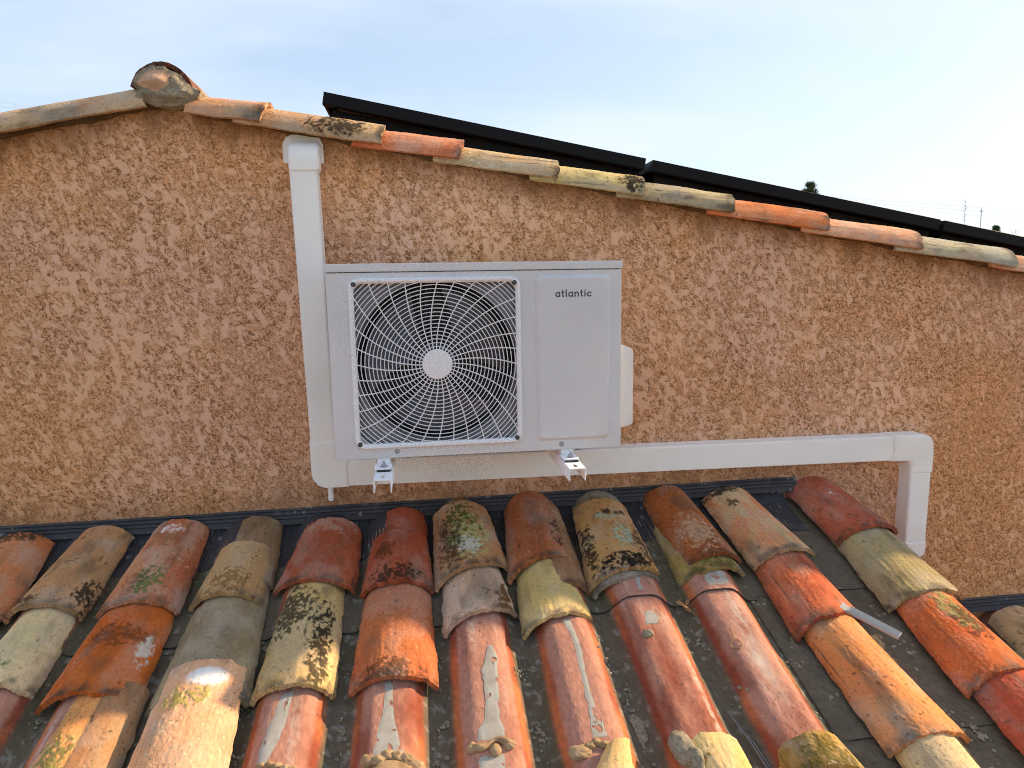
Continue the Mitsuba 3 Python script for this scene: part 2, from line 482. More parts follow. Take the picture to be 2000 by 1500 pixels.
# mortar bed between the wall's top and the verge tiles
mb = []
for k, (xa, xb) in enumerate(((-1.9, RX), (RX, 3.9))):
    xx = np.linspace(xa, xb, 240)
    zz = np.array([rake(x) for x in xx])
    yy = -0.012 + 0.014 * (nz(xx, xx * 0, 14, 1, 5 + k, 4) - 0.5)
    lowz = zz - 0.040 + 0.02 * (nz(xx, xx * 0, 20, 1, 15 + k, 4) - 0.5)
    sec = [np.stack([xx, yy, lowz], 1), np.stack([xx, yy - 0.006, lowz + 0.012], 1), np.stack([xx, yy - 0.008, zz + 0.006], 1), np.stack([xx, 0 * xx + 0.16, zz + 0.012], 1)]
    v = np.stack(sec, 1).reshape(-1, 3)
    mb.append(trimesh.Trimesh(v, gridfaces(240, 4), process=False))
    sec = [np.stack([xx, yy, lowz], 1), np.stack([xx, 0 * xx + 0.05, lowz], 1)]
    mb.append(trimesh.Trimesh(np.stack(sec, 1).reshape(-1, 3), gridfaces(240, 2), process=False))
put('mortar_bed', cat_(*mb), 'mat_bed', house)

# the roof covering behind the verge: corrugated rows of half-round tiles, mostly hidden
for side, xa, xb in ((1, RX, 4.6), (-1, -2.6, RX)):
    yy = np.linspace(0.14, 7.0, 560)
    xx = np.linspace(xa, xb, 24)
    Xg, Yg = np.meshgrid(xx, yy, indexing='ij')
    Zg = np.vectorize(rake)(Xg) + 0.022 + 0.028 * np.cos(2 * np.pi * (Yg - 0.05) / 0.235) + 0.010 * (((Xg - RX) * side / 0.34) % 1.0)
    v = np.stack([Xg, Yg, Zg], -1).reshape(-1, 3)
    n0 = len(xx) * len(yy)
    cc = np.clip(lin(178, 110, 74) * (0.6 + 0.8 * nz(Xg, Yg, 3, 4, 9)[..., None]), 0.02, 0.8).reshape(-1, 3)
    put('roof', trimesh.Trimesh(v, gridfaces(len(xx), len(yy))[:, ::-1], process=False), 'mat_clay', house, smooth=True, color=cc)

# verge tiles
ORANGE = dict(c=(196, 108, 66), c2=(208, 134, 90), sides=0.25)
TAN = dict(c=(198, 160, 112), c2=(176, 128, 88), sides=0.35, dust=0.4)
PALE = dict(c=(206, 186, 140), c2=(190, 154, 108), sides=0.3, dust=0.3)
GREY = dict(c=(166, 150, 114), c2=(184, 166, 128), sides=0.4, dust=0.3)
ROSE = dict(c=(204, 146, 108), c2=(216, 166, 128), sides=0.3)
BLK = (38, 34, 26)
verge = [(-0.205, {**ROSE, 'c': (206, 152, 116), 'c2': (190, 142, 96)}), (0.138, {**TAN, 'lichen': [(BLK, -.07, .3, .06, .12, .9, 60)]}), (0.386, ORANGE), (0.686, PALE),
         (0.970, {**PALE, 'c': (206, 188, 128), 'c2': (190, 164, 104), 'lichen': [(BLK, -.08, .33, .05, .06, .95, 50)]}), (1.281, GREY), (1.620, {**ORANGE, 'c': (214, 122, 66)}),
         (1.968, {**ROSE, 'c': (220, 150, 104)}), (2.338, {**GREY, 'c': (176, 170, 140)}), (2.70, ROSE), (3.06, TAN), (3.42, PALE)]
dR = np.array([1, 0, -SR]) / math.hypot(1, SR); nR = np.array([SR, 0, 1]) / math.hypot(1, SR)
YV = 0.030
prev = RX + 0.03
for i, (xe, P) in enumerate(verge):
    xs0 = prev - 0.085 if i else RX + 0.075
    L = (xe - xs0) * math.hypot(1, SR)
    o = np.array([xs0, YV, rake(xs0) - 0.048])
    m, c = clay_tile(o, dR, np.array([0, 1.0, 0]), nR, L, 0.165, 0.20, 0.066, 0.073, {'grime': .8, 'lines': .85, **P}, 300 + i * 7, lift=0.016, skew=random.Random(i).uniform(-.012, .012))
    put('verge_tile', m, 'mat_clay', house, smooth=True, color=c)
    prev = xe
dL = np.array([-1, 0, -SL]) / math.hypot(1, SL); nL = np.array([-SL, 0, 1]) / math.hypot(1, SL)
prev = RX
for i, (xe, P) in enumerate([(-1.02, {**TAN, 'c': (190, 160, 118)}), (-1.4, ROSE), (-1.8, TAN)]):
    xs0 = prev + (0.08 if i else -0.03)
    L = (xs0 - xe) * math.hypot(1, SL)
    o = np.array([xs0, YV, rake(xs0) - 0.036])
    m, c = clay_tile(o, dL, np.array([0, -1.0, 0]), nL, L, 0.165, 0.20, 0.068, 0.074, {'grime': .8, 'lines': .85, **P}, 400 + i * 7, lift=-0.004)
    put('verge_tile', m, 'mat_clay', house, smooth=True, color=c)
    prev = xe

# ridge tiles running back along the ridge, the first with its end filled with mortar
for i in range(4):
    o = np.array([RX + 0.012, 3.0 - i * 0 - 0.36 * (3 - i) - 1.86 + 0.0, RZ + 0.052 + 0.006 * (i % 2)])
    m, c = clay_tile(np.array([RX + 0.017, 0.395 + 0.36 * i, RZ - 0.004]), np.array([0, -1.0, 0]), np.array([1.0, 0, 0]) * 0.985 + np.array([0, 0, -0.17]), np.array([0.17, 0, 0.985]),
                     0.43, 0.165, 0.178, 0.078, 0.086, {'c': (120, 70, 52), 'c2': (92, 60, 48), 'sides': .5, 'body': (96, 48, 38)} if i == 0 else TAN, 450 + i)
    put('ridge_tile', m, 'mat_clay', house, smooth=True, color=c)
plug = Polygon([(-0.562, 1.066), (-0.548, 1.090), (-0.508, 1.112), (-0.468, 1.112), (-0.428, 1.088), (-0.405, 1.062), (-0.376, 1.044), (-0.384, 1.026), (-0.418, 1.006), (-0.465, 1.000), (-0.520, 1.006), (-0.556, 1.022), (-0.552, 1.045)])


def rough_prism(poly, h, y, seed, amp, el=0.009):
    m = extr(poly.buffer(0.004).buffer(-0.004), h)
    m.merge_vertices()
    v, f = trimesh.remesh.subdivide_to_size(np.array(m.vertices), np.array(m.faces), el)
    m = trimesh.Trimesh(v, f, process=True)
    v = np.array(m.vertices)
    c = v.mean(0)
    # bulge the face
    dd = np.array([poly.exterior.distance(Point(p[0], p[1])) for p in v])
    front = v[:, 2] > h * 0.6
    v[front, 2] += 0.018 * ss(0, 0.03, dd[front]) - 0.008
    m.vertices = v
    m = lumps(m, amp, 38, seed)
    m.apply_transform(FRONT(y))
    return m


put('ridge_mortar', rough_prism(plug, 0.09, 0.04, 4, 0.010), 'mat_mortar', house, smooth=35)
put('ridge_mortar', rough_prism(Polygon([(-0.545, 1.062), (-0.508, 1.096), (-0.470, 1.098), (-0.448, 1.078), (-0.456, 1.052), (-0.486, 1.034), (-0.52, 1.044)]), 0.02, -0.046, 9, 0.003), 'mat_patch', house, smooth=35, label='pinkish plaster patch on the ridge mortar')

# ------------------------------------------------------------------ solar panels on the upper roof
PV0, PVS = 1.094, 0.186


def pv_panel(xa, xb, y0, y1, label):
    t = thing('solar_panel', label, 'solar panel', 'black solar panels on the gable roof')
    d = np.array([1, 0, -PVS]); L = math.hypot(1, PVS); d = d / L
    n = np.array([PVS, 0, 1]) / L
    M = frame((xa, 0, PV0 - PVS * xa), d, (0, 1, 0), n)
    ln = (xb - xa) * L
    b = lambda x0, x1, ya, yb, z0, z1, c=0.0015: move(chambox(x0, x1, ya, yb, z0, z1, c), M)
    put('frame', cat_(b(0, ln, y0, y0 + 0.012, -0.038, 0), b(0, ln, y1 - 0.012, y1, -0.038, 0), b(0, 0.012, y0 + 0.0122, y1 - 0.0122, -0.038, 0), b(ln - 0.012, ln, y0 + 0.0122, y1 - 0.0122, -0.038, 0),
                      b(0, ln, y0 + 0.0005, y0 + 0.03, -0.0395, -0.0375, 0.0004)), 'mat_frame', t)
    put('glass', b(0.0125, ln - 0.0125, y0 + 0.0125, y1 - 0.0125, -0.010, -0.004, 0.0005), 'mat_cell', t)
    put('shade_strip', b(0.03, ln - 0.002, y0 + 0.045, y0 + 0.07, -0.078, -0.0400), 'mat_frame', t)  # added black strip, stands in for the shade beneath the panel
    for q in (0.28, 0.72):
        put('rail', b(ln * q - 0.02, ln * q + 0.02, y0 + 0.0705, y1 + 0.06, -0.075, -0.0400), 'mat_frame', t)
    for q in (0.28, 0.72):
        put('roof_hook', b(ln * q - 0.012, ln * q + 0.012, y0 + 0.11, y0 + 0.15, -0.125, -0.0755), 'mat_frame', t)


pv_panel(-0.044, 1.052, 0.15, 1.87, 'black framed solar panel nearest the ridge, uppermost of the row')
pv_panel(1.076, 2.212, 0.15, 1.87, 'middle black framed solar panel above the orange verge tiles')
pv_panel(2.228, 3.364, 0.15, 1.87, 'lowest black framed solar panel, at the right end of the row')

# ------------------------------------------------------------------ air conditioner
ac = thing('air_conditioner', 'off-white outdoor air conditioner unit with round fan grille hung on the stucco wall', 'air conditioner')
AW, AH, YF, YB = 0.80, 0.527, -0.40, -0.115
hole = Polygon(rrect(0.069, 0.503, 0.040, 0.475, 0.03))
face = Polygon(rrect(0, AW, 0, AH - 0.0235, 0.006)).difference(hole)
fm = layered(face, 0.012, 0.004); fm.apply_transform(FRONT(YF + 0.012))
sides = [chambox(0, 0.006, YF + 0.0121, YB, 0, AH - 0.0235, 0.001), chambox(AW - 0.006, AW, YF + 0.0121, YB, 0, AH - 0.0235, 0.001), chambox(0.0061, AW - 0.0061, YF + 0.0121, YB - 0.006, 0, 0.004, 0.001), chambox(0.0061, AW - 0.0061, YB - 0.005, YB, 0.0042, AH - 0.024, 0.001)]
put('cabinet', cat_(fm, *sides), 'mat_enamel', ac)
lid = Polygon(rrect(-0.002, AW + 0.002, AH - 0.0215, AH, 0.005))
lm = layered(lid, abs(YF - YB) + 0.004, 0.004); lm.apply_transform(FRONT(YB))
put('lid', lm, 'mat_enamel', ac)
put('seam_gasket', chambox(0.004, AW - 0.004, YF + 0.004, YB, AH - 0.0236, AH - 0.0214, 0.0003), 'mat_dark', ac)
# grille frame
rg = lambda i, y, r: np.c_[rrect(0.056 + i, 0.516 - i, 0.028 + i, 0.489 - i, r)[:, 0], np.full(36, y), rrect(0.056 + i, 0.516 - i, 0.028 + i, 0.489 - i, r)[:, 1]]
gf = loft([rg(0, YF + 0.001, .028), rg(0.001, YF - 0.008, .027), rg(0.004, YF - 0.011, .025), rg(0.009, YF - 0.011, .021), rg(0.014, YF - 0.006, .018), rg(0.0145, YF + 0.006, .018)], False)
gfr = put('grille_frame', gf, 'mat_grille', ac, smooth=40)
gr = None
GX, GZ, GY = 0.2845, 0.256, YF - 0.0045
clip = Polygon(rrect(0.0695, 0.5025, 0.0415, 0.4755, 0.02))
hub = loft([np.c_[GX + r * np.cos(np.linspace(0, 2 * np.pi, 49)[:-1]), np.full(48, y), GZ + r * np.sin(np.linspace(0, 2 * np.pi, 49)[:-1])] for r, y in ((0.041, GY + .004), (0.041, GY - 0.004), (0.039, GY - 0.0065), (0.02, GY - 0.0072))], True)
gr = put('grille', hub, 'mat_grille', ac, smooth=40, label='concentric wire fan guard with curved spokes and a round hub')


def clipped(pts):
    g_ = LineString(pts).intersection(clip)
    return [np.array(q.coords) for q in getattr(g_, 'geoms', [g_]) if q.length > 0.008]


r = 0.048
while r < 0.30:
    a = np.linspace(0, 2 * np.pi, 121)
    ring = np.c_[GX + r * np.cos(a), GZ + r * np.sin(a)]
    segs = clipped(ring)
    for q in segs:
        put('ring', tube(np.c_[q[:, 0], np.full(len(q), GY), q[:, 1]], 0.00125, 5), 'mat_grille', gr, smooth=60)
    r += 0.01035
for k in range(32):
    rr = np.linspace(0.0395, 0.32, 36)
    th = 2 * np.pi * k / 32 + math.radians(17) * (1 - ((rr - 0.038) / 0.21)) ** 1 - math.radians(4)
    for q in clipped(np.c_[GX + rr * np.cos(th), GZ + rr * np.sin(th)])[:1]:
        put('spoke', tube(np.c_[q[:, 0], np.full(len(q), GY - 0.0012), q[:, 1]], 0.00155, 5), 'mat_grille', gr, smooth=60)
# shroud with the fan's round mouth, the fan, the coil behind
mouth = Point(GX + 0.002, GZ).buffer(0.2235, 48)
sh = extr(Polygon(rrect(0.066, 0.506, 0.037, 0.478, 0.03)).difference(mouth), 0.003); sh.apply_transform(FRONT(YF + 0.025))
aa = np.linspace(0, 2 * np.pi, 73)[:-1]
ringm = loft([np.c_[GX + 0.002 + 0.2236 * np.cos(aa), np.full(72, y), GZ + 0.2236 * np.sin(aa)] for y in (YF + 0.024, YF + 0.10)], False)
put('fan_shroud', cat_(sh, ringm), 'mat_shroud', ac, smooth=30)
put('coil', chambox(0.01, 0.54, YF + 0.20, YF + 0.22, 0.01, AH - 0.03), 'mat_coil', ac)
fan = put('fan', tube([(GX, YF + 0.055, GZ), (GX, YF + 0.12, GZ)], 0.05, 24), 'mat_blade', ac, smooth=40)
for k in range(3):
    q = []
    for rr in np.linspace(0.045, 0.20, 10):
        row = []
        for a in np.linspace(-0.62, 0.62, 9):
            th = 2 * np.pi * k / 3 + 0.5 + a * (0.75 + 0.6 * (rr - 0.045) / 0.155) + 0.9 * (rr - 0.045)
            row.append((GX + rr * math.cos(th), YF + 0.085 - 0.035 * a / 0.62, GZ + rr * math.sin(th)))
        q.append(row)
    put('blade', trimesh.Trimesh(np.array(q).reshape(-1, 3), gridfaces(10, 9), process=False), 'mat_blade', fan, smooth=True)
# the raised service panel
pg = lambda i, y, r: np.c_[rrect(0.556 + i, 0.768 - i, 0.027 + i, 0.492 - i, r)[:, 0], np.full(36, y), rrect(0.556 + i, 0.768 - i, 0.027 + i, 0.492 - i, r)[:, 1]]
sp = put('service_panel', loft([pg(0, YF + 0.001, .016), pg(0.0012, YF - 0.0005, .016), pg(0.008, YF - 0.0085, .013), pg(0.0105, YF - 0.0098, .012), pg(0.014, YF - 0.010, .012)], True), 'mat_enamel', ac, smooth=50)
for x, z in ((0.591, 0.340), (0.728, 0.341), (0.624, 0.145), (0.699, 0.143)):
    put('rivet', blob((x, YF - 0.010, z), (0.0022, 0.0016, 0.0022), 1, 0.0, 2), 'mat_grille', sp, smooth=True)


def lettering():
    w, H = 0.0024, 0.0123      # stroke, x-height
    S = []
    x = 0.0
    ring = lambda cx: Point(cx, H / 2).buffer(H / 2, 24).difference(Point(cx, H / 2).buffer(H / 2 - w, 24))
    bar = lambda x0, x1, y0, y1: sbox(x0, y0, x1, y1)

    def a(x):
        return unary_union([ring(x + H / 2), bar(x + H - w, x + H, 0, H)]), H

    def t(x):
        return unary_union([bar(x + 0.0015, x + 0.0015 + w, 0.003, H * 1.35), bar(x, x + 0.0066, H - w, H), LineString([(x + 0.0015 + w / 2, 0.004), (x + 0.0020 + w / 2, 0.0018), (x + 0.0038 + w / 2, w / 2), (x + 0.0058, w / 2)]).buffer(w / 2, cap_style=2)]), 0.0068

    def l(x):
        return bar(x, x + w, 0, H * 1.5), w

    def n(x):
        arch = Point(x + H * 0.45, H - H * 0.45).buffer(H * 0.45, 24).difference(Point(x + H * 0.45, H - H * 0.45).buffer(H * 0.45 - w, 24)).intersection(bar(x, x + H, H * 0.55, H))
        return unary_union([bar(x, x + w, 0, H), bar(x + H * 0.9 - w, x + H * 0.9, 0, H * 0.56), arch]), H * 0.9

    def i(x):
        return unary_union([bar(x, x + w, 0, H), bar(x, x + w, H * 1.22, H * 1.22 + w)]), w

    def c(x):
        return ring(x + H / 2).difference(Polygon([(x + H / 2, H / 2), (x + H * 1.4, H * 0.98), (x + H * 1.4, H * 0.02)])), H
    for ch in (a, t, l, a, n, t, i, c):
        g_, adv = ch(x)
        S.append(g_)
        x += adv + 0.0042
    return unary_union(S).buffer(0.00035), x - 0.0042


lt, lw = lettering()
lt = shapely.affinity.scale(lt, 0.1015 / lw, 1.08, origin=(0, 0))
lt = shapely.affinity.translate(lt, 0.6105, 0.4305)
m = extr(lt, 0.0012); m.apply_transform(FRONT(YF - 0.0098))
put('lettering', m, 'mat_ink', sp, label='dark grey lower-case word atlantic')
# screws of the frame corners and the bottom edge
for x, z in ((0.0715, 0.4735), (0.4985, 0.472), (0.4995, 0.0435), (0.0695, 0.0435)):
    k = put('screw_recess', tube([(x, YF + 0.002, z), (x, YF - 0.0118, z)], 0.0062, 14), 'mat_dark', gfr, smooth=40)
    put('screw', blob((x, YF - 0.0120, z), (0.0034, 0.0015, 0.0034), 2, 0.0, 2), 'mat_ink', gfr, smooth=True)
for x, z in ((0.167, 0.018), (0.627, 0.0165)):
    put('screw', cat_(blob((x, YF - 0.0005, z), (0.0045, 0.0032, 0.0045), 2, 0.0, 2)), 'mat_steel', ac, smooth=True)
    put('screw_washer', tube([(x, YF + 0.002, z), (x, YF - 0.0008, z)], 0.0066, 14), 'mat_shroud', ac, smooth=40)
# valve cover on the right side
vp = Polygon([(AW + 0.0005, 0.040), (AW + 0.047, 0.052), (AW + 0.052, 0.060), (AW + 0.052, 0.268), (AW + 0.046, 0.277), (AW + 0.0005, 0.297)])
vm = layered(vp, 0.15, 0.006); vm.apply_transform(FRONT(-0.20))
put('valve_cover', vm, 'mat_enamel', ac)
# feet of the unit
for x in (0.129, 0.645):
    fp = Polygon(rrect(x - 0.0225, x + 0.0225, -0.447, -0.130, 0.006)).difference(Point(x, -0.4285).buffer(0.005))
    m = extr(fp, 0.0035); m.apply_translation((0, 0, -0.0195))
    put('foot', cat_(m, chambox(x - 0.018, x + 0.018, -0.395, -0.14, -0.0158, -0.0002, 0.001)), 'mat_zinc', ac)

# ------------------------------------------------------------------ wall brackets
for x, yt, lab in ((0.131, -0.525, 'white channel wall bracket under the left end of the air conditioner, below the fan'), (0.647, -0.515, 'white channel wall bracket under the right end of the air conditioner, below the panel')):
    br = thing('wall_bracket', lab, 'bracket')
    w = 0.0215
    top = Polygon([(x - w, yt), (x + w, yt), (x + w, -0.004), (x - w, -0.004)])
    slots = [LineString([(x, y - 0.009), (x, y + 0.009)]).buffer(0.0055) for y in (yt + 0.030, -0.36, -0.25, -0.16)]
    m = extr(top.difference(unary_union(slots)), 0.0025); m.apply_translation((0, 0, -0.0275))
    parts = [m]
    for s in (-1, 1):
        parts.append(chambox(x + s * w - 0.00125, x + s * w + 0.00125, yt, -0.004, -0.060, -0.0252, 0.0005))
        lipx = sorted((x + s * (w + 0.0012), x + s * (w - 0.012)))
        side = Polygon([(yt, -0.060), (-0.004, -0.060), (-0.004, -0.14), (yt + 0.12, -0.0605)])
        if s == 1:
            pass
        parts.append(chambox(x + s * (w + 0.0014) - 0.0010, x + s * (w + 0.0014) + 0.0010, yt + 0.002, -0.004, -0.048, -0.038, 0.0004))
    put('arm', cat_(*parts), 'mat_zinc', br)
    put('wall_rail', chambox(x - 0.02, x + 0.02, -0.0038, 0.006, -0.075, 0.30, 0.001), 'mat_zinc', br)
    yb = -0.4285
    bolt = trimesh.creation.cylinder(0.0068, 0.006, sections=6); bolt.apply_translation((x, yb, -0.0108))
    washer = trimesh.creation.cylinder(0.0105, 0.0016, sections=24); washer.apply_translation((x, yb, -0.0150))
    stud = trimesh.creation.cylinder(0.0036, 0.036, sections=12); stud.apply_translation((x, yb, -0.018))
    put('bolt', cat_(bolt, washer, stud), 'mat_steel', br)
    pad = chambox(x - 0.018, x + 0.018, yb - 0.022, yb + 0.02, -0.0248, -0.0198, 0.001)
    put('rubber_pad', pad, 'mat_rubber', br)

# ------------------------------------------------------------------ trunking
tr = thing('cable_trunking', 'cream white plastic trunking running down, along and round a corner on the pink wall', 'trunking')
D, CH = 0.063, 0.009


def duct(name, poly, d=D, r=CH, y=0.0, **k):
    m = layered(poly, d, r, 5)
    m.apply_transform(FRONT(y))
    return put(name, m, 'mat_pvc', tr, **k)


vt, vb = (-0.1335, -0.0525, 0.825), (-0.1195, -0.0400, -0.022)
duct('duct', Polygon([(vt[0], vt[2]), (vt[1], vt[2]), (vb[1], vb[2]), (vb[0], vb[2])]))
duct('duct', Polygon([(-0.008, -0.086), (1.916, -0.0965), (1.916, -0.187), (-0.008, -0.1715)]))
duct('duct', Polygon([(1.988, -0.235), (2.071, -0.235), (2.069, -0.500), (1.986, -0.500)]))
el = Polygon([(-0.1225, -0.018), (-0.0370, -0.018), (-0.0370, -0.070), (-0.030, -0.0825), (-0.006, -0.0835), (-0.006, -0.1745), (-0.078, -0.1755), (-0.104, -0.166), (-0.119, -0.143), (-0.1225, -0.115)])
duct('elbow', el.buffer(0.006).buffer(-0.006), D + 0.003, 0.012)
er = Polygon([(1.913, -0.0935), (2.035, -0.0955), (2.060, -0.105), (2.073, -0.128), (2.0755, -0.155), (2.0755, -0.238), (1.9845, -0.238), (1.9845, -0.200), (1.975, -0.1905), (1.913, -0.1905)])
duct('elbow', er.buffer(0.006).buffer(-0.006), D + 0.003, 0.012)
en = Polygon([(1.984, -0.497), (2.073, -0.497), (2.073, -0.535), (2.066, -0.556), (2.048, -0.566), (1.984, -0.566)])
duct('end_cap', en.buffer(-0.004).buffer(0.004), D + 0.003, 0.016)
fl = Polygon([(-0.158, 0.848), (-0.036, 0.848), (-0.037, 0.905), (-0.046, 0.925), (-0.064, 0.934), (-0.128, 0.934), (-0.148, 0.925), (-0.157, 0.905)])
m = layered(fl.buffer(-0.006).buffer(0.006), 0.006, 0.003); m.apply_transform(FRONT(0.0))
wc = put('wall_cap', m, 'mat_pvc', tr)
# the elbow that turns into the wall: profile in y-z, rounded over the top
prof = []
for a in np.linspace(0, math.pi / 2, 10):
    prof.append((-0.004 - 0.064 * math.cos(a), 0.846 + 0.064 * math.sin(a)))
prof = [(-0.004, 0.8185), (-0.068, 0.8185)] + prof + [(-0.004, 0.910)]
pm = trimesh.creation.extrude_polygon(Polygon(prof).buffer(-0.001).buffer(0.001), 0.079, engine='earcut')
pm.apply_transform(frame((-0.1285, 0, 0), (0, 1, 0), (0, 0, 1), (1, 0, 0)))
pm2 = trimesh.creation.extrude_polygon(Polygon(prof).buffer(-0.006), 0.089, engine='earcut'); pm2.apply_transform(frame((-0.1335, 0, 0), (0, 1, 0), (0, 0, 1), (1, 0, 0)))
pm3 = trimesh.creation.extrude_polygon(Polygon(prof).buffer(-0.003), 0.085, engine='earcut'); pm3.apply_transform(frame((-0.1315, 0, 0), (0, 1, 0), (0, 0, 1), (1, 0, 0)))
put('cap_elbow', cat_(pm, pm2, pm3), 'mat_pvc', wc)

# drain stub under the elbow, refrigerant pipes between unit and trunking
ds = thing('drain_hose', 'short ribbed white drain hose end poking out under the trunking elbow', 'hose')
zz = np.linspace(-0.150, -0.2245, 75)
put('hose', tube(np.c_[np.full(75, -0.068), np.full(75, -0.036), zz], 0.0088 + 0.0013 * np.sin(zz * 2 * np.pi / 0.0062), 16), 'mat_pvc', ds, smooth=True)
put('hose_bore', tube([(-0.068, -0.036, -0.2240), (-0.068, -0.036, -0.2250)], 0.0065, 14), 'mat_dark', ds)
for i, (x0, x1, r_, mt, lab) in enumerate(((0.735, 0.705, 0.012, 'mat_insul', 'white insulated pipe curving down behind the unit into the trunking'), (0.79, 0.762, 0.009, 'mat_rubber', 'thin black cable curving down behind the unit into the trunking'), (0.675, 0.672, 0.010, 'mat_shroud', 'grey ribbed conduit dropping behind the right bracket into the trunking'))):
    pts = [(x0 + 0.02, -0.20, 0.03), (x0 + 0.01, -0.14, 0.012), (x0, -0.09, -0.02), (x1, -0.05, -0.06), (x1 - 0.01, -0.036, -0.11)]
    P5 = np.array(pts)
    tq = np.linspace(0, 4, 30)
    cur = np.stack([np.interp(tq, range(5), P5[:, k]) for k in range(3)], 1)
    for _ in range(3):
        cur[1:-1] = (cur[:-2] + cur[1:-1] + cur[2:]) / 3
    put('pipe', tube(cur, r_, 12), mt, label=lab, cat='pipe' if i != 1 else 'cable', smooth=True)

# ------------------------------------------------------------------ lower roof
lr = thing('lower_roof', 'weathered half-round clay tile roof over corrugated red sheets, sloping down from the wall', 'roof')


def sheet(v0, v1, u0, u1, dw, seed, dv=0.006, du=0.0045):
    us, vs = np.arange(u0, u1, du), np.linspace(v0, v1, int((v1 - v0) / dv) + 1)
    U, V = np.meshgrid(us, vs, indexing='ij')
    base = sheet_w(U)
    W = base + dw + 0.003 * (nz(U, V, 6, 4, seed) - 0.5) + 0.0014 * (nz(U, V, 60, 60, seed + 1, 3) - 0.5)
    h = ss(-0.076, -0.029, base)
    low, mid, fine = nz(U, V, 5, 2.2, seed + 2), nz(U, V, 24, 9, seed + 3), nz(U, V, 150, 120, seed + 4, 3)
    red, org, top, val, grn = lin(132, 68, 50), lin(178, 104, 66), lin(172, 128, 112), lin(98, 88, 74), lin(88, 82, 64)
    k = ss(0.35, 0.65, mid)[..., None]
    flank = red * (1 - k) + org * k
    t = (ss(0.62, 0.92, h + 0.35 * (mid - 0.5)) * ss(0.22, 0.5, 0.5 * low + 0.5 * mid))[..., None]
    crest = flank * (1 - 0.8 * t) + top * 0.8 * t
    k2 = ss(0.4, 0.65, low)[..., None]
    valley = val * (1 - k2) + grn * k2
    spots = ss(0.60, 0.70, nz(U, V, 70, 70, seed + 6, 3))[..., None]
    valley = valley * (1 - 0.5 * spots) + lin(150, 148, 138) * 0.5 * spots
    m = ss(0.08, 0.42, h + 0.30 * (mid - 0.5))[..., None]
    col = (valley * (1 - m) + crest * m) * (0.60 + 0.80 * nz(U, V, 210, 90, seed + 9, 3))[..., None]
    # pale wear streaks that run down the crests
    st = ss(0.58, 0.78, nz(U, V, 46, 5.0, seed + 7, 4)) * ss(0.6, 0.95, h) * ss(0.3, 0.6, fine)
    col = col * (1 - 0.55 * st[..., None]) + lin(196, 176, 160) * 0.55 * st[..., None]
    pale = np.exp(-((U - 1.085 + 0.10 * (V - 0.6)) / 0.022) ** 2 - ((V - 0.72) / 0.17) ** 4) * ss(0.30, 0.62, 0.5 * mid + 0.5 * nz(U, V, 90, 30, seed + 12, 3))
    col = col * (1 - 0.75 * pale[..., None]) + lin(196, 182, 170) * 0.75 * pale[..., None]
    top_v = roofp(U, V, W)
    bot = roofp(U, V, W - 0.006)
    f = gridfaces(len(us), len(vs))
    nn = len(us) * len(vs)
    lip = np.stack([top_v[:, -1], bot[:, -1]], 1).reshape(-1, 3)
    lipc = np.repeat(np.array([[0.06, 0.055, 0.05]]), len(lip), 0)
    V_ = np.vstack([top_v.reshape(-1, 3), bot.reshape(-1, 3), lip])
    F_ = np.vstack([f, f[:, ::-1] + nn, gridfaces(len(us), 2)[:, ::-1] + 2 * nn])
    C_ = np.vstack([col.reshape(-1, 3), col.reshape(-1, 3) * 0.6, lipc])
    # orientation: top faces up
    a = np.cross(V_[F_[0, 1]] - V_[F_[0, 0]], V_[F_[0, 2]] - V_[F_[0, 0]])
    if a @ RN < 0:
        F_ = F_[:, ::-1]
    put('underlay_sheet', trimesh.Trimesh(V_, F_, process=False), 'mat_clay', lr, smooth=True, color=np.clip(C_ * 1.1, 0.01, 0.8))


sheet(0.12, 0.512, -1.9, 1.20, 0.008, 70)
sheet(0.42, 1.45, -1.9, 1.20, 0.0, 90)
sheet(1.38, 3.0, -1.9, 1.20, -0.007, 110, 0.02, 0.008)

# the flat grey verge gutter between the last corrugation and the verge row, in three lapped pieces
for i, (v0, v1) in enumerate(((0.0, 0.50), (0.44, 0.98), (0.93, 2.2))):
    us, vs = np.arange(1.175, 1.745, 0.006), np.arange(v0, v1, 0.006)
    U, V = np.meshgrid(us, vs, indexing='ij')
    W = -0.074 - 0.004 * i + 0.004 + 0.0 * U + 0.010 * (nz(U, V, 22, 22, 130 + i) - 0.5) + 0.004 * (nz(U, V, 110, 110, 135 + i, 3) - 0.5)
    n1, n2 = nz(U, V, 14, 14, 140 + i), nz(U, V, 120, 120, 150 + i, 3)
    c = (lin(84, 76, 64) * (1 - n1[..., None]) + lin(114, 104, 88) * n1[..., None]) * (0.6 + 0.8 * n2)[..., None]
    tv, bv = roofp(U, V, W), roofp(U, V, W - 0.008)
    lip = np.stack([tv[:, -1], bv[:, -1]], 1).reshape(-1, 3)
    nn = len(us) * len(vs)
    put('valley_sheet', trimesh.Trimesh(np.vstack([tv.reshape(-1, 3), lip]), np.vstack([gridfaces(len(us), len(vs)), gridfaces(len(us), 2)[:, ::-1] + nn]), process=False), 'mat_clay', lr, smooth=True, color=np.clip(np.vstack([c.reshape(-1, 3), np.full((len(lip), 3), 0.05)]), 0.01, 0.8))
# roof body under the sheets and the side wall under the verge
base = Polygon([(0.0, -0.36), (-3.0, -0.36 - 3.0 * 0.2996), (-3.0, -3.2), (0.0, -3.2)])
bm = extr(base, 3.645); bm.apply_transform(frame((-1.9, 0, 0), (0, 1, 0), (0, 0, 1), (1, 0, 0)))
put('side_wall', bm, 'mat_render', lr)

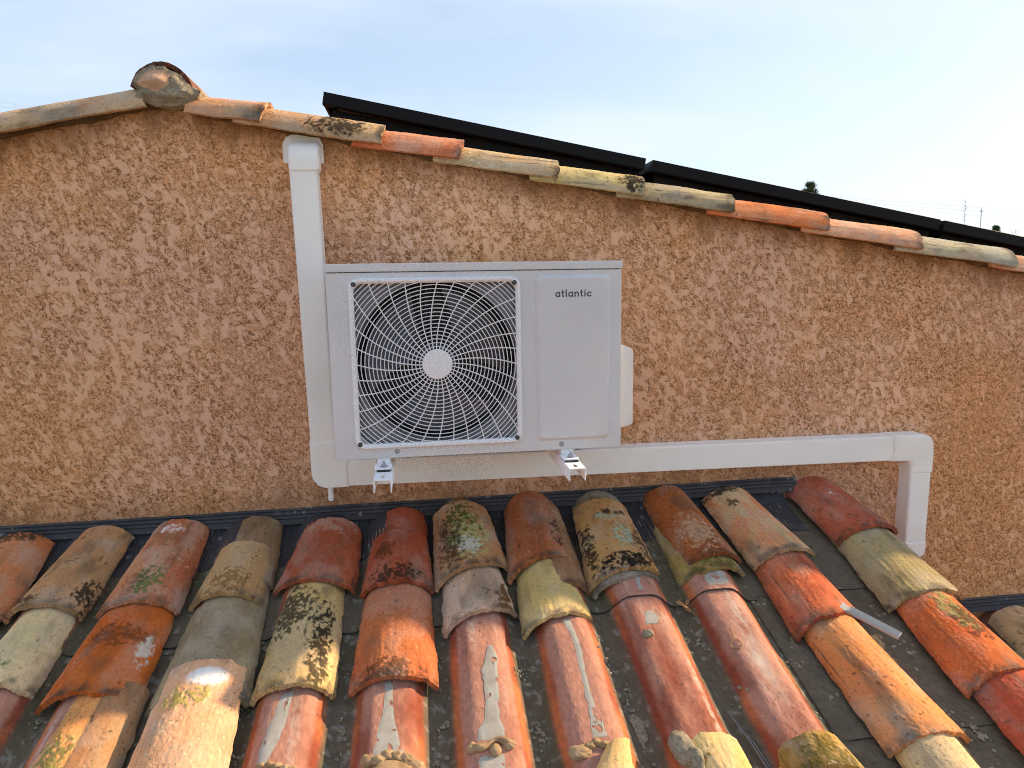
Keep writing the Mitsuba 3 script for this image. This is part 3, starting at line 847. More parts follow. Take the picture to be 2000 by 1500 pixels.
RED = dict(c=(160, 86, 60), c2=(146, 78, 58), sides=0.4, dust=0.15)
RUST = dict(c=(160, 88, 46), c2=(134, 72, 44), sides=0.45, dust=0.2)
TAN2 = dict(c=(186, 142, 96), c2=(170, 122, 82), sides=0.45, dust=0.3)
SAND = dict(c=(200, 174, 126), c2=(182, 150, 104), sides=0.45, dust=0.2)
GRN, LIME = (104, 112, 62), (176, 174, 112)
# column 1 .. 12 from the left: (u0, v0, u1, v1, width, palette, skew, extras)
tiles = [
    # 1
    dict(a=(-1.005, 0.07, -0.985, 0.405, 0.215), P={**TAN2, 'c': (196, 132, 88), 'c2': (190, 116, 70), 'lichen': [(BLK, 0.0, 0.0, .12, .05, .8, 50)]}),
    dict(a=(-1.0, 0.30, -1.005, 0.67, 0.21), P=SAND, b=1),
    # 2
    dict(a=(-0.770, 0.055, -0.792, 0.402, 0.212), P={**TAN2, 'c': (180, 142, 96), 'lichen': [(BLK, 0.10, 0.30, .05, .08, .9, 50), (BLK, -0.06, .33, .06, .02, .8, 70)]}, label='plain tan cover tile at the top of the second column from the left'),
    dict(a=(-0.785, 0.31, -0.795, 0.655, 0.185), P={**SAND, 'c': (228, 204, 160), 'c2': (212, 188, 138), 'lichen': [(GRN, -0.03, .30, .06, .06, .95, 45), (LIME, 0, .2, .1, .1, .25, 30)]}, b=1, label='pale cream cover tile with green lichen at its lower end'),
    # 3
    dict(a=(-0.545, 0.048, -0.552, 0.412, 0.222), P={**TAN2, 'c': (194, 136, 96), 'c2': (176, 100, 66), 'lichen': [(GRN, 0.0, .29, .06, .07, .95, 55), (BLK, -.02, .30, .05, .06, .4, 80), ((214, 208, 196), 0.0, .05, .05, .03, .8, 60)]}, label='tan cover tile with a small green lichen patch'),
    dict(a=(-0.552, 0.32, -0.565, 0.705, 0.235), P={**RED, 'c': (198, 106, 42), 'c2': (182, 90, 34), 'sides': .25, 'lichen': [((200, 190, 170), .09, .25, .03, .07, .9, 70), (BLK, 0, .2, .1, .05, .5, 110)]}, b=1, label='bright orange cover tile with small dark pits'),
    dict(a=(-0.540, 0.61, -0.555, 1.10, 0.185), P={**SAND, 'c': (226, 166, 98), 'c2': (214, 146, 84), 'lichen': [(GRN, -0.02, .26, .05, .09, .8, 60)]}, c=1),
    dict(a=(-0.508, 0.66, -0.515, 1.12, 0.175), P={**TAN2, 'c': (160, 136, 100)}, c=2),
    # 4
    dict(a=(-0.302, 0.052, -0.300, 0.33, 0.185), P={**GREY, 'c': (148, 122, 88), 'c2': (122, 100, 72), 'sides': .6}, w=(-.050, -.056)),
    dict(a=(-0.310, 0.185, -0.320, 0.409, 0.202), P={**SAND, 'c': (192, 158, 104), 'c2': (172, 136, 90), 'lichen': [((120, 84, 44), 0, .17, .06, .06, .7, 70)]}, w=(-.034, -.043)),
    dict(a=(-0.312, 0.33, -0.310, 0.738, 0.236), P={**GREY, 'c': (164, 146, 106), 'c2': (136, 120, 90), 'sides': .5}, b=1, label='olive grey cover tile half hidden under a peach coloured one'),
    dict(a=(-0.308, 0.645, -0.304, 1.12, 0.238), P={**ROSE, 'c': (226, 176, 132), 'c2': (216, 158, 112), 'lichen': [((150, 150, 60), -.02, .10, .07, .04, .7, 60)], 'wash': [((226, 222, 214), .022, .050, .060, .036, 1.0), ((226, 222, 214), .020, .050, .050, .030, 1.0)]}, w=(-.037, -.053), label='peach coloured cover tile with a white glue patch at its upper end', rag=0.03),
    # 5
    dict(a=(-0.065, 0.092, -0.087, 0.376, 0.238), P={**RED, 'c': (172, 92, 58), 'c2': (154, 80, 54), 'lichen': [((170, 140, 120), 0, .03, .12, .06, .6, 40)]}, label='plain brick red cover tile at the top of the fifth column from the left'),
    dict(a=(-0.085, 0.30, -0.093, 0.735, 0.203), P={**SAND, 'c': (208, 182, 122), 'c2': (188, 158, 100), 'lichen': [(BLK, -.05, .17, .09, .13, .85, 46), (BLK, .05, .25, .05, .13, .95, 46), (BLK, .06, .38, .05, .07, .85, 70)]}, b=1, label='yellow cover tile covered with black lichen spots'),
    # 6
    dict(a=(0.160, 0.050, 0.156, 0.33, 0.190), P={**RED, 'c': (166, 78, 48)}, w=(-.050, -.056)),
    dict(a=(0.154, 0.175, 0.149, 0.407, 0.214), P={**RED, 'c': (166, 84, 54), 'c2': (150, 72, 48), 'lichen': [((84, 52, 30), -.04, .09, .05, .05, .8, 60), (BLK, 0, .2, .11, .05, .8, 90)]}, w=(-.034, -.043)),
    dict(a=(0.150, 0.31, 0.147, 0.737, 0.222), P={**RED, 'c': (192, 114, 68), 'c2': (178, 98, 60), 'sides': .3, 'lichen': [(BLK, 0, .40, .10, .04, .6, 80)]}, b=1, label='orange cover tile with the shadow edge across its middle'),
    # 7
    dict(a=(0.350, -0.020, 0.356, 0.30, 0.185), P={**TAN2, 'c': (160, 122, 72), 'c2': (132, 104, 60)}, w=(-.050, -.056)),
    dict(a=(0.354, 0.062, 0.367, 0.366, 0.232), P={**TAN2, 'c': (186, 142, 96), 'lichen': [((78, 84, 44), -.01, .14, .085, .17, .95, 60), (LIME, .01, .18, .08, .12, .8, 80), ((196, 198, 180), 0, .22, .05, .06, .8, 90), (BLK, -.06, .2, .06, .14, .7, 90)]}, w=(-.033, -.044), skew=-.06, label='tan cover tile with a large patch of green and white lichen'),
    dict(a=(0.366, 0.28, 0.377, 0.542, 0.213), P={**ROSE, 'c': (206, 178, 150), 'c2': (190, 152, 116), 'lichen': [((96, 66, 30), .08, .22, .04, .12, .9, 60)]}, b=1, skew=-.05, label='pale pinkish cover tile with a brown right edge'),
    # 8
    dict(a=(0.622, 0.03, 0.618, 0.445, 0.190), P={**TAN2, 'c': (160, 118, 82), 'c2': (140, 104, 74)}, w=(-.062, -.064)),
    dict(a=(0.592, -0.020, 0.578, 0.353, 0.212), P={**RUST, 'c': (172, 104, 62), 'c2': (152, 84, 50), 'lichen': [(BLK, .08, .25, .04, .12, .8, 60)]}, w=(-.044, -.043), skew=-.085, label='brown cover tile above the pale yellow one'),
    dict(a=(0.590, 0.27, 0.585, 0.578, 0.207), P={**SAND, 'c': (212, 190, 128), 'c2': (196, 172, 106)}, b=1, skew=-.05, label='pale yellow cover tile under a brown one'),
    # 9
    dict(a=(0.832, 0.005, 0.820, 0.445, 0.222), P={**GREY, 'c': (150, 142, 124), 'c2': (110, 96, 66)}, w=(-.050, -.060), skew=-.05),
    dict(a=(0.828, 0.090, 0.817, 0.428, 0.233), P={**TAN2, 'c': (190, 150, 92), 'c2': (170, 124, 74), 'lichen': [(BLK, 0, .32, .13, .05, 1.0, 50), (BLK, -.10, .2, .04, .16, .9, 60), ((148, 160, 130), .03, .20, .05, .08, .9, 70), ((148, 160, 130), .0, .09, .05, .03, .9, 70), (BLK, .02, .07, .07, .02, .9, 60), (BLK, .09, .24, .04, .14, .8, 70)]}, w=(-.034, -.044), skew=-.05, label='mossy tan cover tile with black crusted lower edge'),
    # 10
    dict(a=(1.080, 0.06, 1.088, 0.438, 0.224), P={**SAND, 'c': (168, 146, 86), 'c2': (146, 122, 70), 'lichen': [((90, 84, 40), 0, .36, .12, .04, .8, 50)]}, w=(-.056, -.058), skew=-.03),
    dict(a=(1.076, 0.03, 1.103, 0.394, 0.212), P={**RUST, 'c': (158, 90, 44), 'c2': (134, 74, 40), 'lichen': [((186, 150, 116), 0, .26, .08, .12, .6, 110)]}, w=(-.040, -.042), skew=-.02, label='rusty brown cover tile doubled over a yellowish one'),
    # 11
    dict(a=(1.302, 0.045, 1.340, 0.393, 0.236), P={**TAN2, 'c': (196, 164, 118), 'c2': (190, 116, 72), 'lichen': [(BLK, -.03, .01, .12, .03, .9, 50), (BLK, -.03, .09, .03, .03, .8, 60)]}, skew=-.02, label='tan and pink cover tile at the top of the eleventh column'),
    dict(a=(1.335, 0.31, 1.335, 0.660, 0.236), P={**RED, 'lines': .8, 'c': (172, 84, 54), 'c2': (188, 106, 68), 'rag': .03}, b=1, skew=-.05, label='red cover tile carrying the loose metal strip'),
    dict(a=(1.335, 0.57, 1.364, 1.029, 0.217), P={**ORANGE, 'lines': .8, 'c': (214, 142, 84), 'c2': (198, 112, 60), 'sides': .4}, c=1, label='long orange tan cover tile below the metal strip'),
    dict(a=(1.360, 0.95, 1.352, 1.40, 0.20), P={**SAND, 'c': (206, 178, 124), 'c2': (196, 160, 104)}, c=1),
    # 12, the verge row
    dict(a=(1.636, -0.046, 1.675, 0.308, 0.247), P={**RED, 'c': (174, 92, 60), 'c2': (156, 82, 62), 'lichen': [((226, 216, 200), 0, .16, .012, .01, 1, 60)]}, skew=-.01, label='brick red cover tile highest in the right-hand verge row'),
    dict(a=(1.674, 0.23, 1.672, 0.602, 0.268), P={**GREY, 'c': (166, 148, 100), 'c2': (144, 128, 90), 'sides': .3, 'lines': .8}, b=1, skew=-.03, label='olive green cover tile in the right-hand verge row'),
    dict(a=(1.672, 0.52, 1.664, 0.890, 0.240), P={**RED, 'c': (198, 106, 56), 'c2': (184, 90, 48), 'sides': .3, 'lichen': [((146, 138, 84), .02, .14, .05, .12, .9, 60), (BLK, .04, .2, .06, .1, .7, 60)]}, b=1, skew=-.05, label='orange cover tile with grey lichen in the right-hand verge row'),
    dict(a=(1.672, 0.81, 1.668, 1.20, 0.23), P={**RED, 'c': (180, 82, 54)}, b=1),
    # tiles that begin again near the lower edge
    dict(a=(0.850, 0.965, 0.848, 1.40, 0.20), P={**SAND, 'c': (214, 186, 122), 'c2': (204, 164, 98), 'lichen': [((100, 76, 30), -.06, .05, .05, .05, .8, 60)]}, c=1, w=(-.056, -.060), cut=1, label='pale tan cover tile with a broken upper corner'),
    dict(a=(1.072, 1.035, 1.070, 1.44, 0.20), P={**SAND, 'c': (206, 184, 120)}, c=1, w=(-.062, -.062)),
    dict(a=(1.078, 1.000, 1.078, 1.09, 0.195), P={**TAN2, 'c': (176, 140, 76), 'c2': (150, 120, 58), 'lichen': [((96, 84, 30), 0, .06, .1, .06, .8, 50)]}, c=1, w=(-.046, -.044), label='thick mossy end of a broken cover tile'),
]
for i, t_ in enumerate(tiles):
    u0, v0, u1, v1, W = t_['a']
    if v0 < 0.125 and u0 < 1.6:
        v0 -= 0.012
    P = t_['P']
    if 'rag' in t_:
        P = {**P, 'rag': t_['rag']}
    w = t_.get('w')
    rise = 0.058
    if w is None:
        w = (-0.060, -0.055) if t_.get('b') else ((-0.066, -0.061) if t_.get('c') else (-0.049, -0.045))
    cut = None
    if t_.get('cut'):
        cut = lambda A, Q: 0.06 * ss(-0.2, -0.9, A) * (1 - Q) ** 3
    roof_tile(u0, v0, u1, v1, W, P, 500 + i * 11, w[0], w[1], rise=rise, skew=t_.get('skew', 0.0), label=t_.get('label'), cut=cut)

# glue streaks on the bare crests: thin skins that follow the sheet


def drape(pts, lift=0.0016, fn=None, el=0.0032):
    pl = Polygon(pts).buffer(0.004, join_style=1).buffer(-0.002)
    m = extr(pl, 0.001)
    v, f = trimesh.triangulate_polygon(pl, engine='earcut') if hasattr(trimesh, 'triangulate_polygon') else trimesh.creation.triangulate_polygon(pl, engine='earcut')
    v3 = np.c_[v, np.zeros(len(v))]
    v3, f = trimesh.remesh.subdivide_to_size(v3, f, el)
    d = np.array([pl.exterior.distance(Point(p[0], p[1])) for p in v3])
    keep = d + 0.005 * (nz(v3[:, 0], v3[:, 1], 120, 90, 77, 3) - 0.42) > 0.0004
    holes = nz(v3[:, 0], v3[:, 1], 70, 45, 78, 4) > 0.31
    f = f[(keep & holes)[f].all(1)]
    w = (fn or sheet_w)(v3[:, 0]) + lift + 0.0006 * ss(0, 0.008, d)
    V = roofp(v3[:, 0], v3[:, 1], w)
    m = trimesh.Trimesh(V, f, process=True)
    if (m.face_normals @ RN).mean() < 0:
        m.invert()
    return m


def ribbon(pts, seed):
    """(u, v, width) -> outline with an uneven edge."""
    p = np.array(pts, float)
    vs = np.linspace(p[0, 1], p[-1, 1], 40)
    c, w = np.interp(vs, p[:, 1], p[:, 0]), np.interp(vs, p[:, 1], p[:, 2])
    j = (nz(vs, vs * 0, 45, 1, seed, 3) - 0.5) * 0.010
    k = (nz(vs, vs * 0, 45, 1, seed + 1, 3) - 0.5) * 0.010
    return list(zip(c - w / 2 + j * np.minimum(1, w / .03), vs)) + list(zip((c + w / 2 + k * np.minimum(1, w / .03))[::-1], vs[::-1]))


for i, p in enumerate(([(-0.100, 0.735, .022), (-0.106, 0.80, .030), (-0.117, 0.86, .034), (-0.128, 0.925, .012)],
                       [(0.136, 0.73, .016), (0.137, 0.80, .016), (0.136, 0.84, .030), (0.138, 0.90, .055), (0.142, 0.945, .085)],
                       [(0.392, 0.645, .010), (0.391, 0.68, .026), (0.383, 0.72, .036), (0.380, 0.80, .030), (0.374, 0.86, .028), (0.369, 0.885, .052), (0.368, 0.915, .058)],
                       [(0.606, 0.575, .020), (0.614, 0.62, .012), (0.617, 0.68, .014), (0.612, 0.76, .010), (0.609, 0.86, .014), (0.612, 0.89, .028), (0.611, 0.935, .030)],
                       [(0.843, 0.57, .022), (0.844, 0.595, .036), (0.836, 0.615, .030)],
                       [(0.846, 0.44, .012), (0.844, 0.49, .012)],
                       [(1.088, 0.43, .05), (1.080, 0.47, .075), (1.076, 0.495, .060)],
                       [(0.362, 0.955, .052), (0.362, 1.02, .060)])):
    put('glue_streak', drape(ribbon(p, 900 + i), lift=0.0082 if p[0][1] < 0.5 else 0.0008), 'mat_glue', lr, smooth=True)
# mortar and foam lumps left on the crests


def lump(u, v, r, seed, mat='mat_foam', w=None, amp=0.35):
    w = sheet_w(u) if w is None else w
    m = blob((0, 0, 0), r, seed, amp)
    m.apply_transform(frame(roofp(u, v, w + r[2] * 0.35), (1, 0, 0), -RD, RN))
    return m


put('mortar_lump', cat_(*[lump(0.100 + 0.02 * k, 0.938 + 0.006 * math.sin(k * 2.1), (0.017, 0.013, 0.014), 20 + k) for k in range(5)], lump(0.14, 0.985, (0.06, 0.035, 0.018), 31, 'mat_mortar'), lump(0.195, 0.962, (0.022, 0.02, 0.018), 33)), 'mat_foam', lr, smooth=True)
put('mortar_lump', cat_(*[lump(-0.140 + 0.016 * k, 0.932 - 0.008 * math.sin(k * 0.9), (0.012, 0.008, 0.009), 40 + k) for k in range(6)], lump(-0.10, 0.975, (0.055, 0.034, 0.014), 47)), 'mat_foam', lr, smooth=True)
m7 = [tube(roofp(np.linspace(0.322, 0.408, 12), 0.928 + 0.008 * np.sin(np.linspace(0, 7, 12)), sheet_w(np.linspace(0.322, 0.408, 12)) + 0.006), 0.0068 + 0.0025 * np.sin(np.linspace(0, 9, 12)), 8), lump(0.325, 0.930, (0.014, 0.012, 0.010), 52), lump(0.372, 0.945, (0.013, 0.015, 0.011), 53, amp=.1), lump(0.405, 0.934, (0.013, 0.010, 0.010), 54)]
put('mortar_lump', cat_(*m7), 'mat_foam', lr, smooth=True)
put('mortar_lump', cat_(lump(0.557, 0.968, (0.026, 0.018, 0.014), 61), *[lump(0.58 + 0.016 * k, 0.958 - 0.007 * math.sin(k * 1.6), (0.012, 0.009, 0.009), 62 + k) for k in range(4)]), 'mat_foam', lr, smooth=True)
put('mortar_lump', cat_(lump(0.812, 0.652, (0.016, 0.013, 0.010), 71)), 'mat_mortar', lr, smooth=True)
put('mortar_lump', cat_(lump(0.788, 0.985, (0.030, 0.04, 0.018), 73), lump(0.80, 1.02, (0.02, 0.03, 0.02), 74)), 'mat_mortar', lr, smooth=True)
# a twist of dried foam string on the grey-pink crest
an = np.linspace(0, 2 * np.pi * 0.92, 24)
put('foam_string', cat_(tube(roofp(1.033 + 0.014 * np.cos(an), 0.712 + 0.014 * np.sin(an), sheet_w(1.033 + 0.014 * np.cos(an)) + 0.004), 0.002, 6), tube(roofp(np.linspace(1.034, 1.041, 8), np.linspace(0.698, 0.655, 8), sheet_w(np.linspace(1.034, 1.041, 8)) + 0.004), 0.0016, 6)), 'mat_foam', lr, smooth=True)
# a tile shard lying on the eighth crest
sm_, sc_ = clay_tile(roofp(0.640, 0.965, -0.016), (RD * 0.93 + np.array([-0.36, 0, 0])) / np.linalg.norm(RD * 0.93 + np.array([-0.36, 0, 0])), np.cross(RN, RD) * -1 if False else np.array([0.93, 0, 0]) + RD * 0.36, RN, 0.22, 0.05, 0.15, 0.02, 0.05, {**SAND, 'c': (216, 186, 126), 'c2': (206, 168, 108)}, 777,
                     cut=lambda A, Q: -0.02 * A * (1 - Q))
put('tile_shard', sm_, 'mat_clay', label='broken pale tile shard lying on a red corrugation at the lower edge', cat='tile shard', smooth=True, color=sc_)

# ------------------------------------------------------------------ lead flashings
def flashing(name, x0, x1, z0, label, apron_v=0.235):
    t = thing(name, label, 'flashing')
    xx = np.linspace(x0, x1, max(30, int((x1 - x0) / 0.012)))
    prof = [(0.004, 0.0), (-0.004, -0.001), (-0.007, -0.006), (-0.004, -0.010), (-0.010, -0.013), (-0.012, -0.018), (-0.008, -0.021), (-0.014, -0.024), (-0.016, -0.030), (-0.013, -0.033), (-0.022, -0.040), (-0.030, -0.046)]
    rows_ = []
    for k, (y, z) in enumerate(prof):
        wob = 0.0035 * (nz(xx, xx * 0 + k * 0.02, 9, 1, 31, 3) - 0.5) * 2
        rows_.append(np.stack([xx, y + wob * 0.6, z0(xx) + z + wob * (0.4 if k else 1.2)], 1))
    v = np.stack(rows_, 1).reshape(-1, 3)
    m = trimesh.Trimesh(v, gridfaces(len(xx), len(prof)), process=False)
    put('upstand', m, 'mat_lead', t, smooth=30)
    return t


fs = flashing('lead_flashing', -1.75, 1.575, lambda x: -0.2515 + 0.006 * x, 'dark pleated lead flashing along the wall above the tiled roof')
us, vs = np.arange(-1.75, 1.53, 0.0016), np.linspace(0.012, 0.232, 26)
U, V = np.meshgrid(us, vs, indexing='ij')
endv = 0.215 + 0.030 * (nz(us, us * 0, 5, 1, 41, 3) - 0.5)
V = 0.006 + (V - 0.012) / 0.22 * (endv[:, None] - 0.006)
W = np.maximum(sheet_w(U) + 0.0095, -0.068) + 0.0016 * np.sin(U * 2 * np.pi / 0.0115) * ss(0.0, 0.03, V) + 0.005 * (nz(U, V, 9, 9, 43) - 0.5)
W = W * ss(-0.02, 0.06, V) + (-0.032) * (1 - ss(-0.02, 0.06, V))
put('pleated_apron', trimesh.Trimesh(roofp(U, V, W).reshape(-1, 3), gridfaces(len(us), len(vs)), process=False), 'mat_lead', fs, smooth=True)

# ------------------------------------------------------------------ the next roof, lower on the right
sr = thing('side_roof', 'lower tiled roof at the right edge below the trunking drop, mostly hidden', 'roof')
Z2 = -0.785
RO_SAVE = RO.copy()
flat_right = False
RO = np.array([0, 0, Z2])
us, vs = np.arange(1.78, 4.4, 0.01), np.linspace(0.02, 2.6, 60)
U, V = np.meshgrid(us, vs, indexing='ij')
n1 = nz(U, V, 6, 6, 201)
put('underlay_sheet', trimesh.Trimesh(roofp(U, V, sheet_w(U)).reshape(-1, 3), gridfaces(len(us), len(vs)), process=False), 'mat_clay', sr, smooth=True, color=np.clip(lin(140, 100, 80) * (0.6 + 0.7 * n1)[..., None], 0.01, 0.8).reshape(-1, 3))
for j in range(7):
    uc = 2.23 + STEP * j
    for k in range(2):
        o, e = roofp(uc, 0.06 + 0.33 * k, -0.062), roofp(uc, 0.45 + 0.33 * k, -0.05)
        d = (e - o) / np.linalg.norm(e - o)
        m, c = clay_tile(o, d, np.array([1.0, 0, 0]), np.cross(np.array([1.0, 0, 0]), d) * (1 if np.cross(np.array([1.0, 0, 0]), d) @ RN > 0 else -1), 0.39, 0.18, 0.215, 0.078, 0.086, PALE if j < 2 else TAN, 820 + j * 5 + k, res=0.008)
        put('cover_tile', m, 'mat_clay', sr, smooth=True, color=c)
RO = RO_SAVE
flashing('lead_flashing', 1.90, 4.3, lambda x: -0.772 + 0.0 * x, 'dark lead flashing strip at the foot of the wall, far right below the trunking')
flat_right = True
b2 = extr(Polygon([(0.0, Z2 - 0.11), (-2.55, Z2 - 0.11 - 2.55 * 0.2996), (-2.55, -3.2), (0.0, -3.2)]), 2.6); b2.apply_transform(frame((1.78, 0, 0), (0, 1, 0), (0, 0, 1), (1, 0, 0)))
put('side_wall', b2, 'mat_render', sr)

# ------------------------------------------------------------------ loose things on the roof
ms = thing('metal_strip', 'loose offcut of silvery metal profile lying on a red tile', 'metal strip')
p0, p1 = roofp(1.335, 0.672, 0.034), roofp(1.428, 0.790, 0.030)
ax = (p1 - p0) / np.linalg.norm(p1 - p0); bx_ = np.cross(RN, ax); bx_ /= np.linalg.norm(bx_); nx = np.cross(ax, bx_)
M = frame(p0, ax, bx_, nx)
Ls = np.linalg.norm(p1 - p0)
put('flange', move(chambox(0.022, Ls, -0.010, 0.012, 0.012, 0.0135, 0.0004), M), 'mat_alu', ms)
put('web', cat_(move(chambox(0.022, Ls, -0.0115, -0.010, 0.0045, 0.0135, 0.0004), M)), 'mat_alu', ms)
put('rib', cat_(*[move(chambox(0.024, Ls - 0.002, y, y + 0.0022, 0.0136, 0.0152, 0.0004), M) for y in (-0.007, 0.0, 0.0075)]), 'mat_alu', ms)
put('end_tab', move(chambox(-0.002, 0.0218, -0.010, 0.014, 0.009, 0.0105, 0.0004), M @ trimesh.transformations.rotation_matrix(0.25, (0, 1, 0))), 'mat_alu', ms)
rod = thing('metal_rod', 'long thin grey metal rod lying in the valley beside the broken tile', 'rod')
for k, (du_, wd) in enumerate(((0.0, 0.0024), (0.007, 0.0018))):
    put('rod', tube([roofp(0.944 + du_, 0.875 + 0.05 * k, -0.064 + 0.001 * k), roofp(0.962 + du_, 0.96, -0.064), roofp(0.995 + du_, 1.22, -0.063)], wd, 8), 'mat_wirerod', rod, smooth=True)
cr = drape([(0.704, 0.852), (0.722, 0.846), (0.736, 0.872), (0.733, 0.905), (0.728, 0.938), (0.716, 0.940), (0.712, 0.905)], 0.002)
cr = lumps(cr, 0.004, 150, 5)
put('mortar_crust', cr, 'mat_mortar', label='flat crust of dried mortar stuck in a valley beside a red corrugation', cat='mortar crust', smooth=True)
rng = np.random.default_rng(12)
bits = []
for u, v in ((0.474, 0.858), (0.481, 0.869), (0.486, 0.878), (0.427 + .03, 0.671 + .03), (0.674 + .02, 0.715), (0.715, 0.792), (0.488, 0.70), (0.70, 0.62), (-0.205, 0.62), (-0.21, 0.55), (-0.20, 0.70), (0.02, 0.80), (0.255, 0.72), (0.25, 0.9), (0.955, 0.64), (0.96, 0.25), (0.95, 0.28), (0.965, 0.30), (-0.44, 0.5), (-0.21, 0.9), (0.02, 0.95), (0.715, 1.0), *[(CREST0 + STEP / 2 + STEP * k + rng.normal(0, .012), rng.uniform(.25, 1.1)) for k in range(-5, 4) for _ in range(9)], *[(rng.uniform(1.2, 1.24), rng.uniform(.3, 1.1)) for _ in range(10)], *[(rng.uniform(1.46, 1.54), rng.uniform(.1, 1.1)) for _ in range(22)]):
    for q in range(6):
        s = rng.uniform(0.0010, 0.0042)
        uu, vv = u + rng.normal(0, .010), v + rng.normal(0, .014)
        bits.append(lump(uu, vv, (s * rng.uniform(.8, 1.8), s * rng.uniform(.8, 1.8), s * 0.6), int(rng.integers(1e6)), w=float(sheet_w(uu)) + 0.002, amp=0.4))
put('mortar_crumbs', cat_(*[trimesh.Trimesh(b_.vertices, b_.faces, process=False) for b_ in bits]), 'mat_mortar', label='scattered crumbs of mortar and grit in the valleys between the tiles', cat='grit', kind='stuff', smooth=True)
lf = []
for k in range(7):
    a = k * 0.9
    c0 = np.array([0.962 + 0.012 * math.cos(a), 0.528 + 0.014 * math.sin(a * 1.7)])
    l_, w_ = 0.013, 0.005
    pts = [(-l_, 0), (-l_ * .3, w_), (l_ * .5, w_ * .8), (l_, 0), (l_ * .4, -w_), (-l_ * .4, -w_ * .9)]
    P_ = roofp([c0[0] + x * math.cos(a) - y * math.sin(a) for x, y in pts], [c0[1] + x * math.sin(a) + y * math.cos(a) for x, y in pts], [-0.058 + 0.004 * math.sin(k * 3 + j) + 0.003 * k for j in range(6)])
    lf.append(trimesh.Trimesh(np.vstack([P_, P_.mean(0)]), [[j, (j + 1) % 6, 6] for j in range(6)], process=False))
lf.append(tube(roofp(np.linspace(0.965, 0.992, 6), np.linspace(0.535, 0.575, 6), np.linspace(-0.052, -0.062, 6)), 0.0009, 5))
put('dry_leaf', cat_(*lf), 'mat_leaf', label='curled dry brown leaf with its stalk at the lip of the upper sheet', cat='leaf')

# ------------------------------------------------------------------ far things behind the roof
def far(d, dist):
    d = np.array(d, float)
    return CAM + d / np.linalg.norm(d) * dist


def pine(top, spread, seed, label):
    t = thing('pine_tree', label, 'tree', None)
    rng = np.random.default_rng(seed)
    gz = -3.2
    put('trunk', tube([(top[0] + 0.3, top[1], gz), (top[0] + 0.1, top[1], gz + (top[2] - gz) * 0.5), (top[0], top[1], top[2] - 0.3)], np.array([0.22, 0.16, 0.05]), 8), 'mat_bark', t, smooth=True)
    vs_, fs_ = [], []
    for k in range(170):
        h = rng.random() ** 1.1
        z = top[2] - 0.15 - h * 3.2
        r_ = spread * (0.12 + 0.95 * h ** 0.8) * math.sqrt(rng.random())
        a = rng.random() * 2 * np.pi
        c0 = np.array([top[0] + r_ * math.cos(a), top[1] + r_ * math.sin(a), z])
        for q in range(42):
            dv = rng.normal(size=3); dv[2] = abs(dv[2]) * 0.9; dv /= np.linalg.norm(dv)
            l_ = rng.uniform(.14, .27)
            sd = np.cross(dv, rng.normal(size=3)); sd /= np.linalg.norm(sd)
            p0_ = c0 + rng.normal(0, .04, 3)
            n0 = len(vs_)
            vs_ += [p0_ - sd * .016, p0_ + sd * .016, p0_ + dv * l_]
            fs_.append([n0, n0 + 1, n0 + 2])
    put('crown', trimesh.Trimesh(np.array(vs_), np.array(fs_), process=False), 'mat_needle', t)


pine(far((0.508, 0.852, 0.1265), 42), 1.05, 3, 'dark green pine top showing above the middle solar panel')
pine(far((0.674, 0.735, 0.0605), 70), 0.9, 8, 'small dark pine top showing above the lowest solar panel, far right')


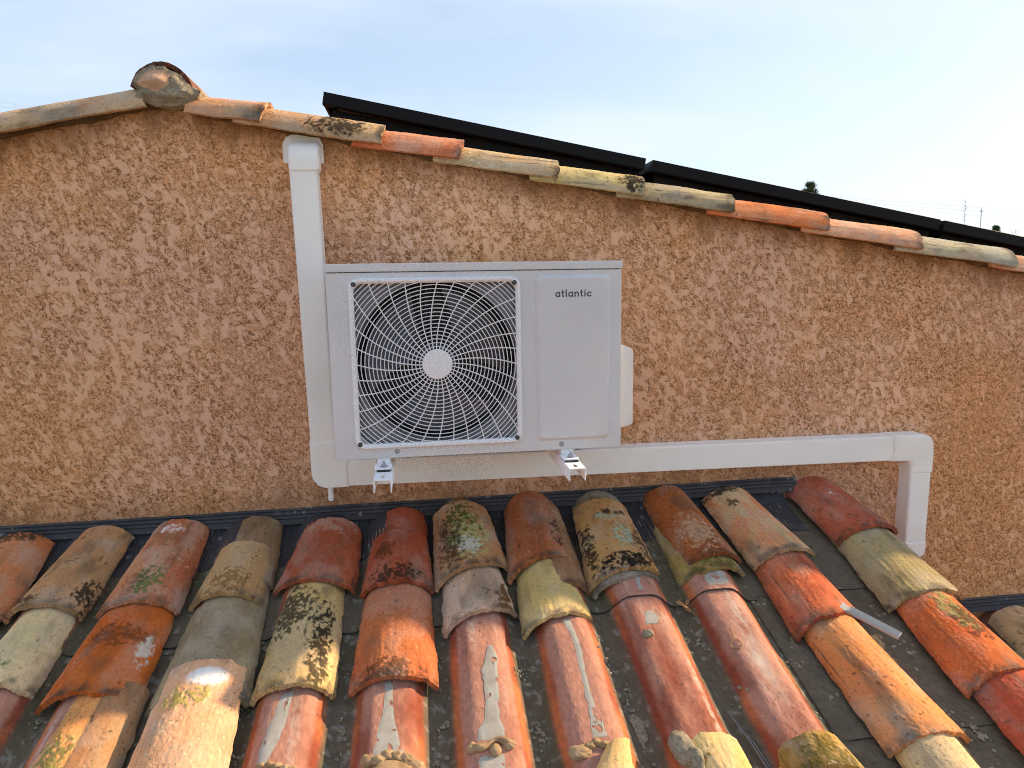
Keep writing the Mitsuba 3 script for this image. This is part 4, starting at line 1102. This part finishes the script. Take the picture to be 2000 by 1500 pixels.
def bare(top, h, seed, label, spread):
    t = thing('bare_tree', label, 'tree')
    rng = np.random.default_rng(seed)
    b0 = np.array([top[0], top[1], -3.2])
    put('trunk', tube([b0, (b0 + top) / 2, top], np.array([0.06, 0.035, 0.008]), 6), 'mat_twig', t, smooth=True)
    ms_ = []
    for k in range(60):
        q = rng.uniform(0.35, 0.99)
        p = b0 + (top - b0) * q
        a = rng.random() * 2 * np.pi
        l_ = spread * (1.05 - q) * rng.uniform(.6, 1.3) + 0.15
        e = p + np.array([math.cos(a) * l_, math.sin(a) * l_, l_ * rng.uniform(.5, 1.3)])
        ms_.append(tube([p, (p + e) / 2 + rng.normal(0, .03, 3), e], np.array([0.014, 0.009, 0.005]), 4))
    put('branches', cat_(*ms_), 'mat_twig', t)


bare(far((0.649, 0.755, 0.092), 55), 9, 4, 'slender bare tree rising above the lowest solar panel', 0.5)
bare(far((0.688, 0.723, 0.056), 60), 9, 5, 'pale bushy leafless tree at the far right edge behind the panels', 2.4)
q = far((0.662, 0.745, 0.081), 58)
pl = thing('utility_pole', 'thin utility pole standing behind the lowest solar panel', 'pole')
put('shaft', tube([(q[0], q[1], -3.2), (q[0], q[1], q[2])], np.array([0.045, 0.03]), 8), 'mat_wire', pl, smooth=True)
put('crossarm', chambox(q[0] - 0.12, q[0] + 0.12, q[1] - 0.03, q[1] + 0.03, q[2] - 0.25, q[2] - 0.19, 0.005), 'mat_wire', pl)


def wire(d0, d1, dist, label, group):
    a, b_ = far(d0, dist), far(d1, dist)
    e = b_ - a
    a, b_ = a - e * 2.0, b_ + e * 2.0
    s = np.linspace(0, 1, 60)
    p = a + (b_ - a) * s[:, None]
    p[:, 2] -= 0.5 * 4 * s * (1 - s) - 0.5 * 4 * 0.25 * 0.97
    put('power_line', tube(p, 0.009, 5), 'mat_wire', label=label, cat='wire', group=group, smooth=True)


wire((-0.456, 0.864, 0.212), (-0.425, 0.881, 0.210), 45, 'upper of the two thin power lines at the left edge of the sky', None)
wire((-0.457, 0.865, 0.207), (-0.432, 0.878, 0.208), 45.4, 'lower of the two thin power lines at the left edge of the sky', None)
wire((0.539, 0.836, 0.104), (0.692, 0.718, 0.075), 62, 'uppermost thin power line in the sky above the lowest solar panel', None)
wire((0.539, 0.836, 0.100), (0.692, 0.718, 0.070), 62.5, 'middle thin power line in the sky above the lowest solar panel', None)
wire((0.539, 0.836, 0.096), (0.693, 0.718, 0.065), 63, 'lowest thin power line in the sky above the lowest solar panel', None)
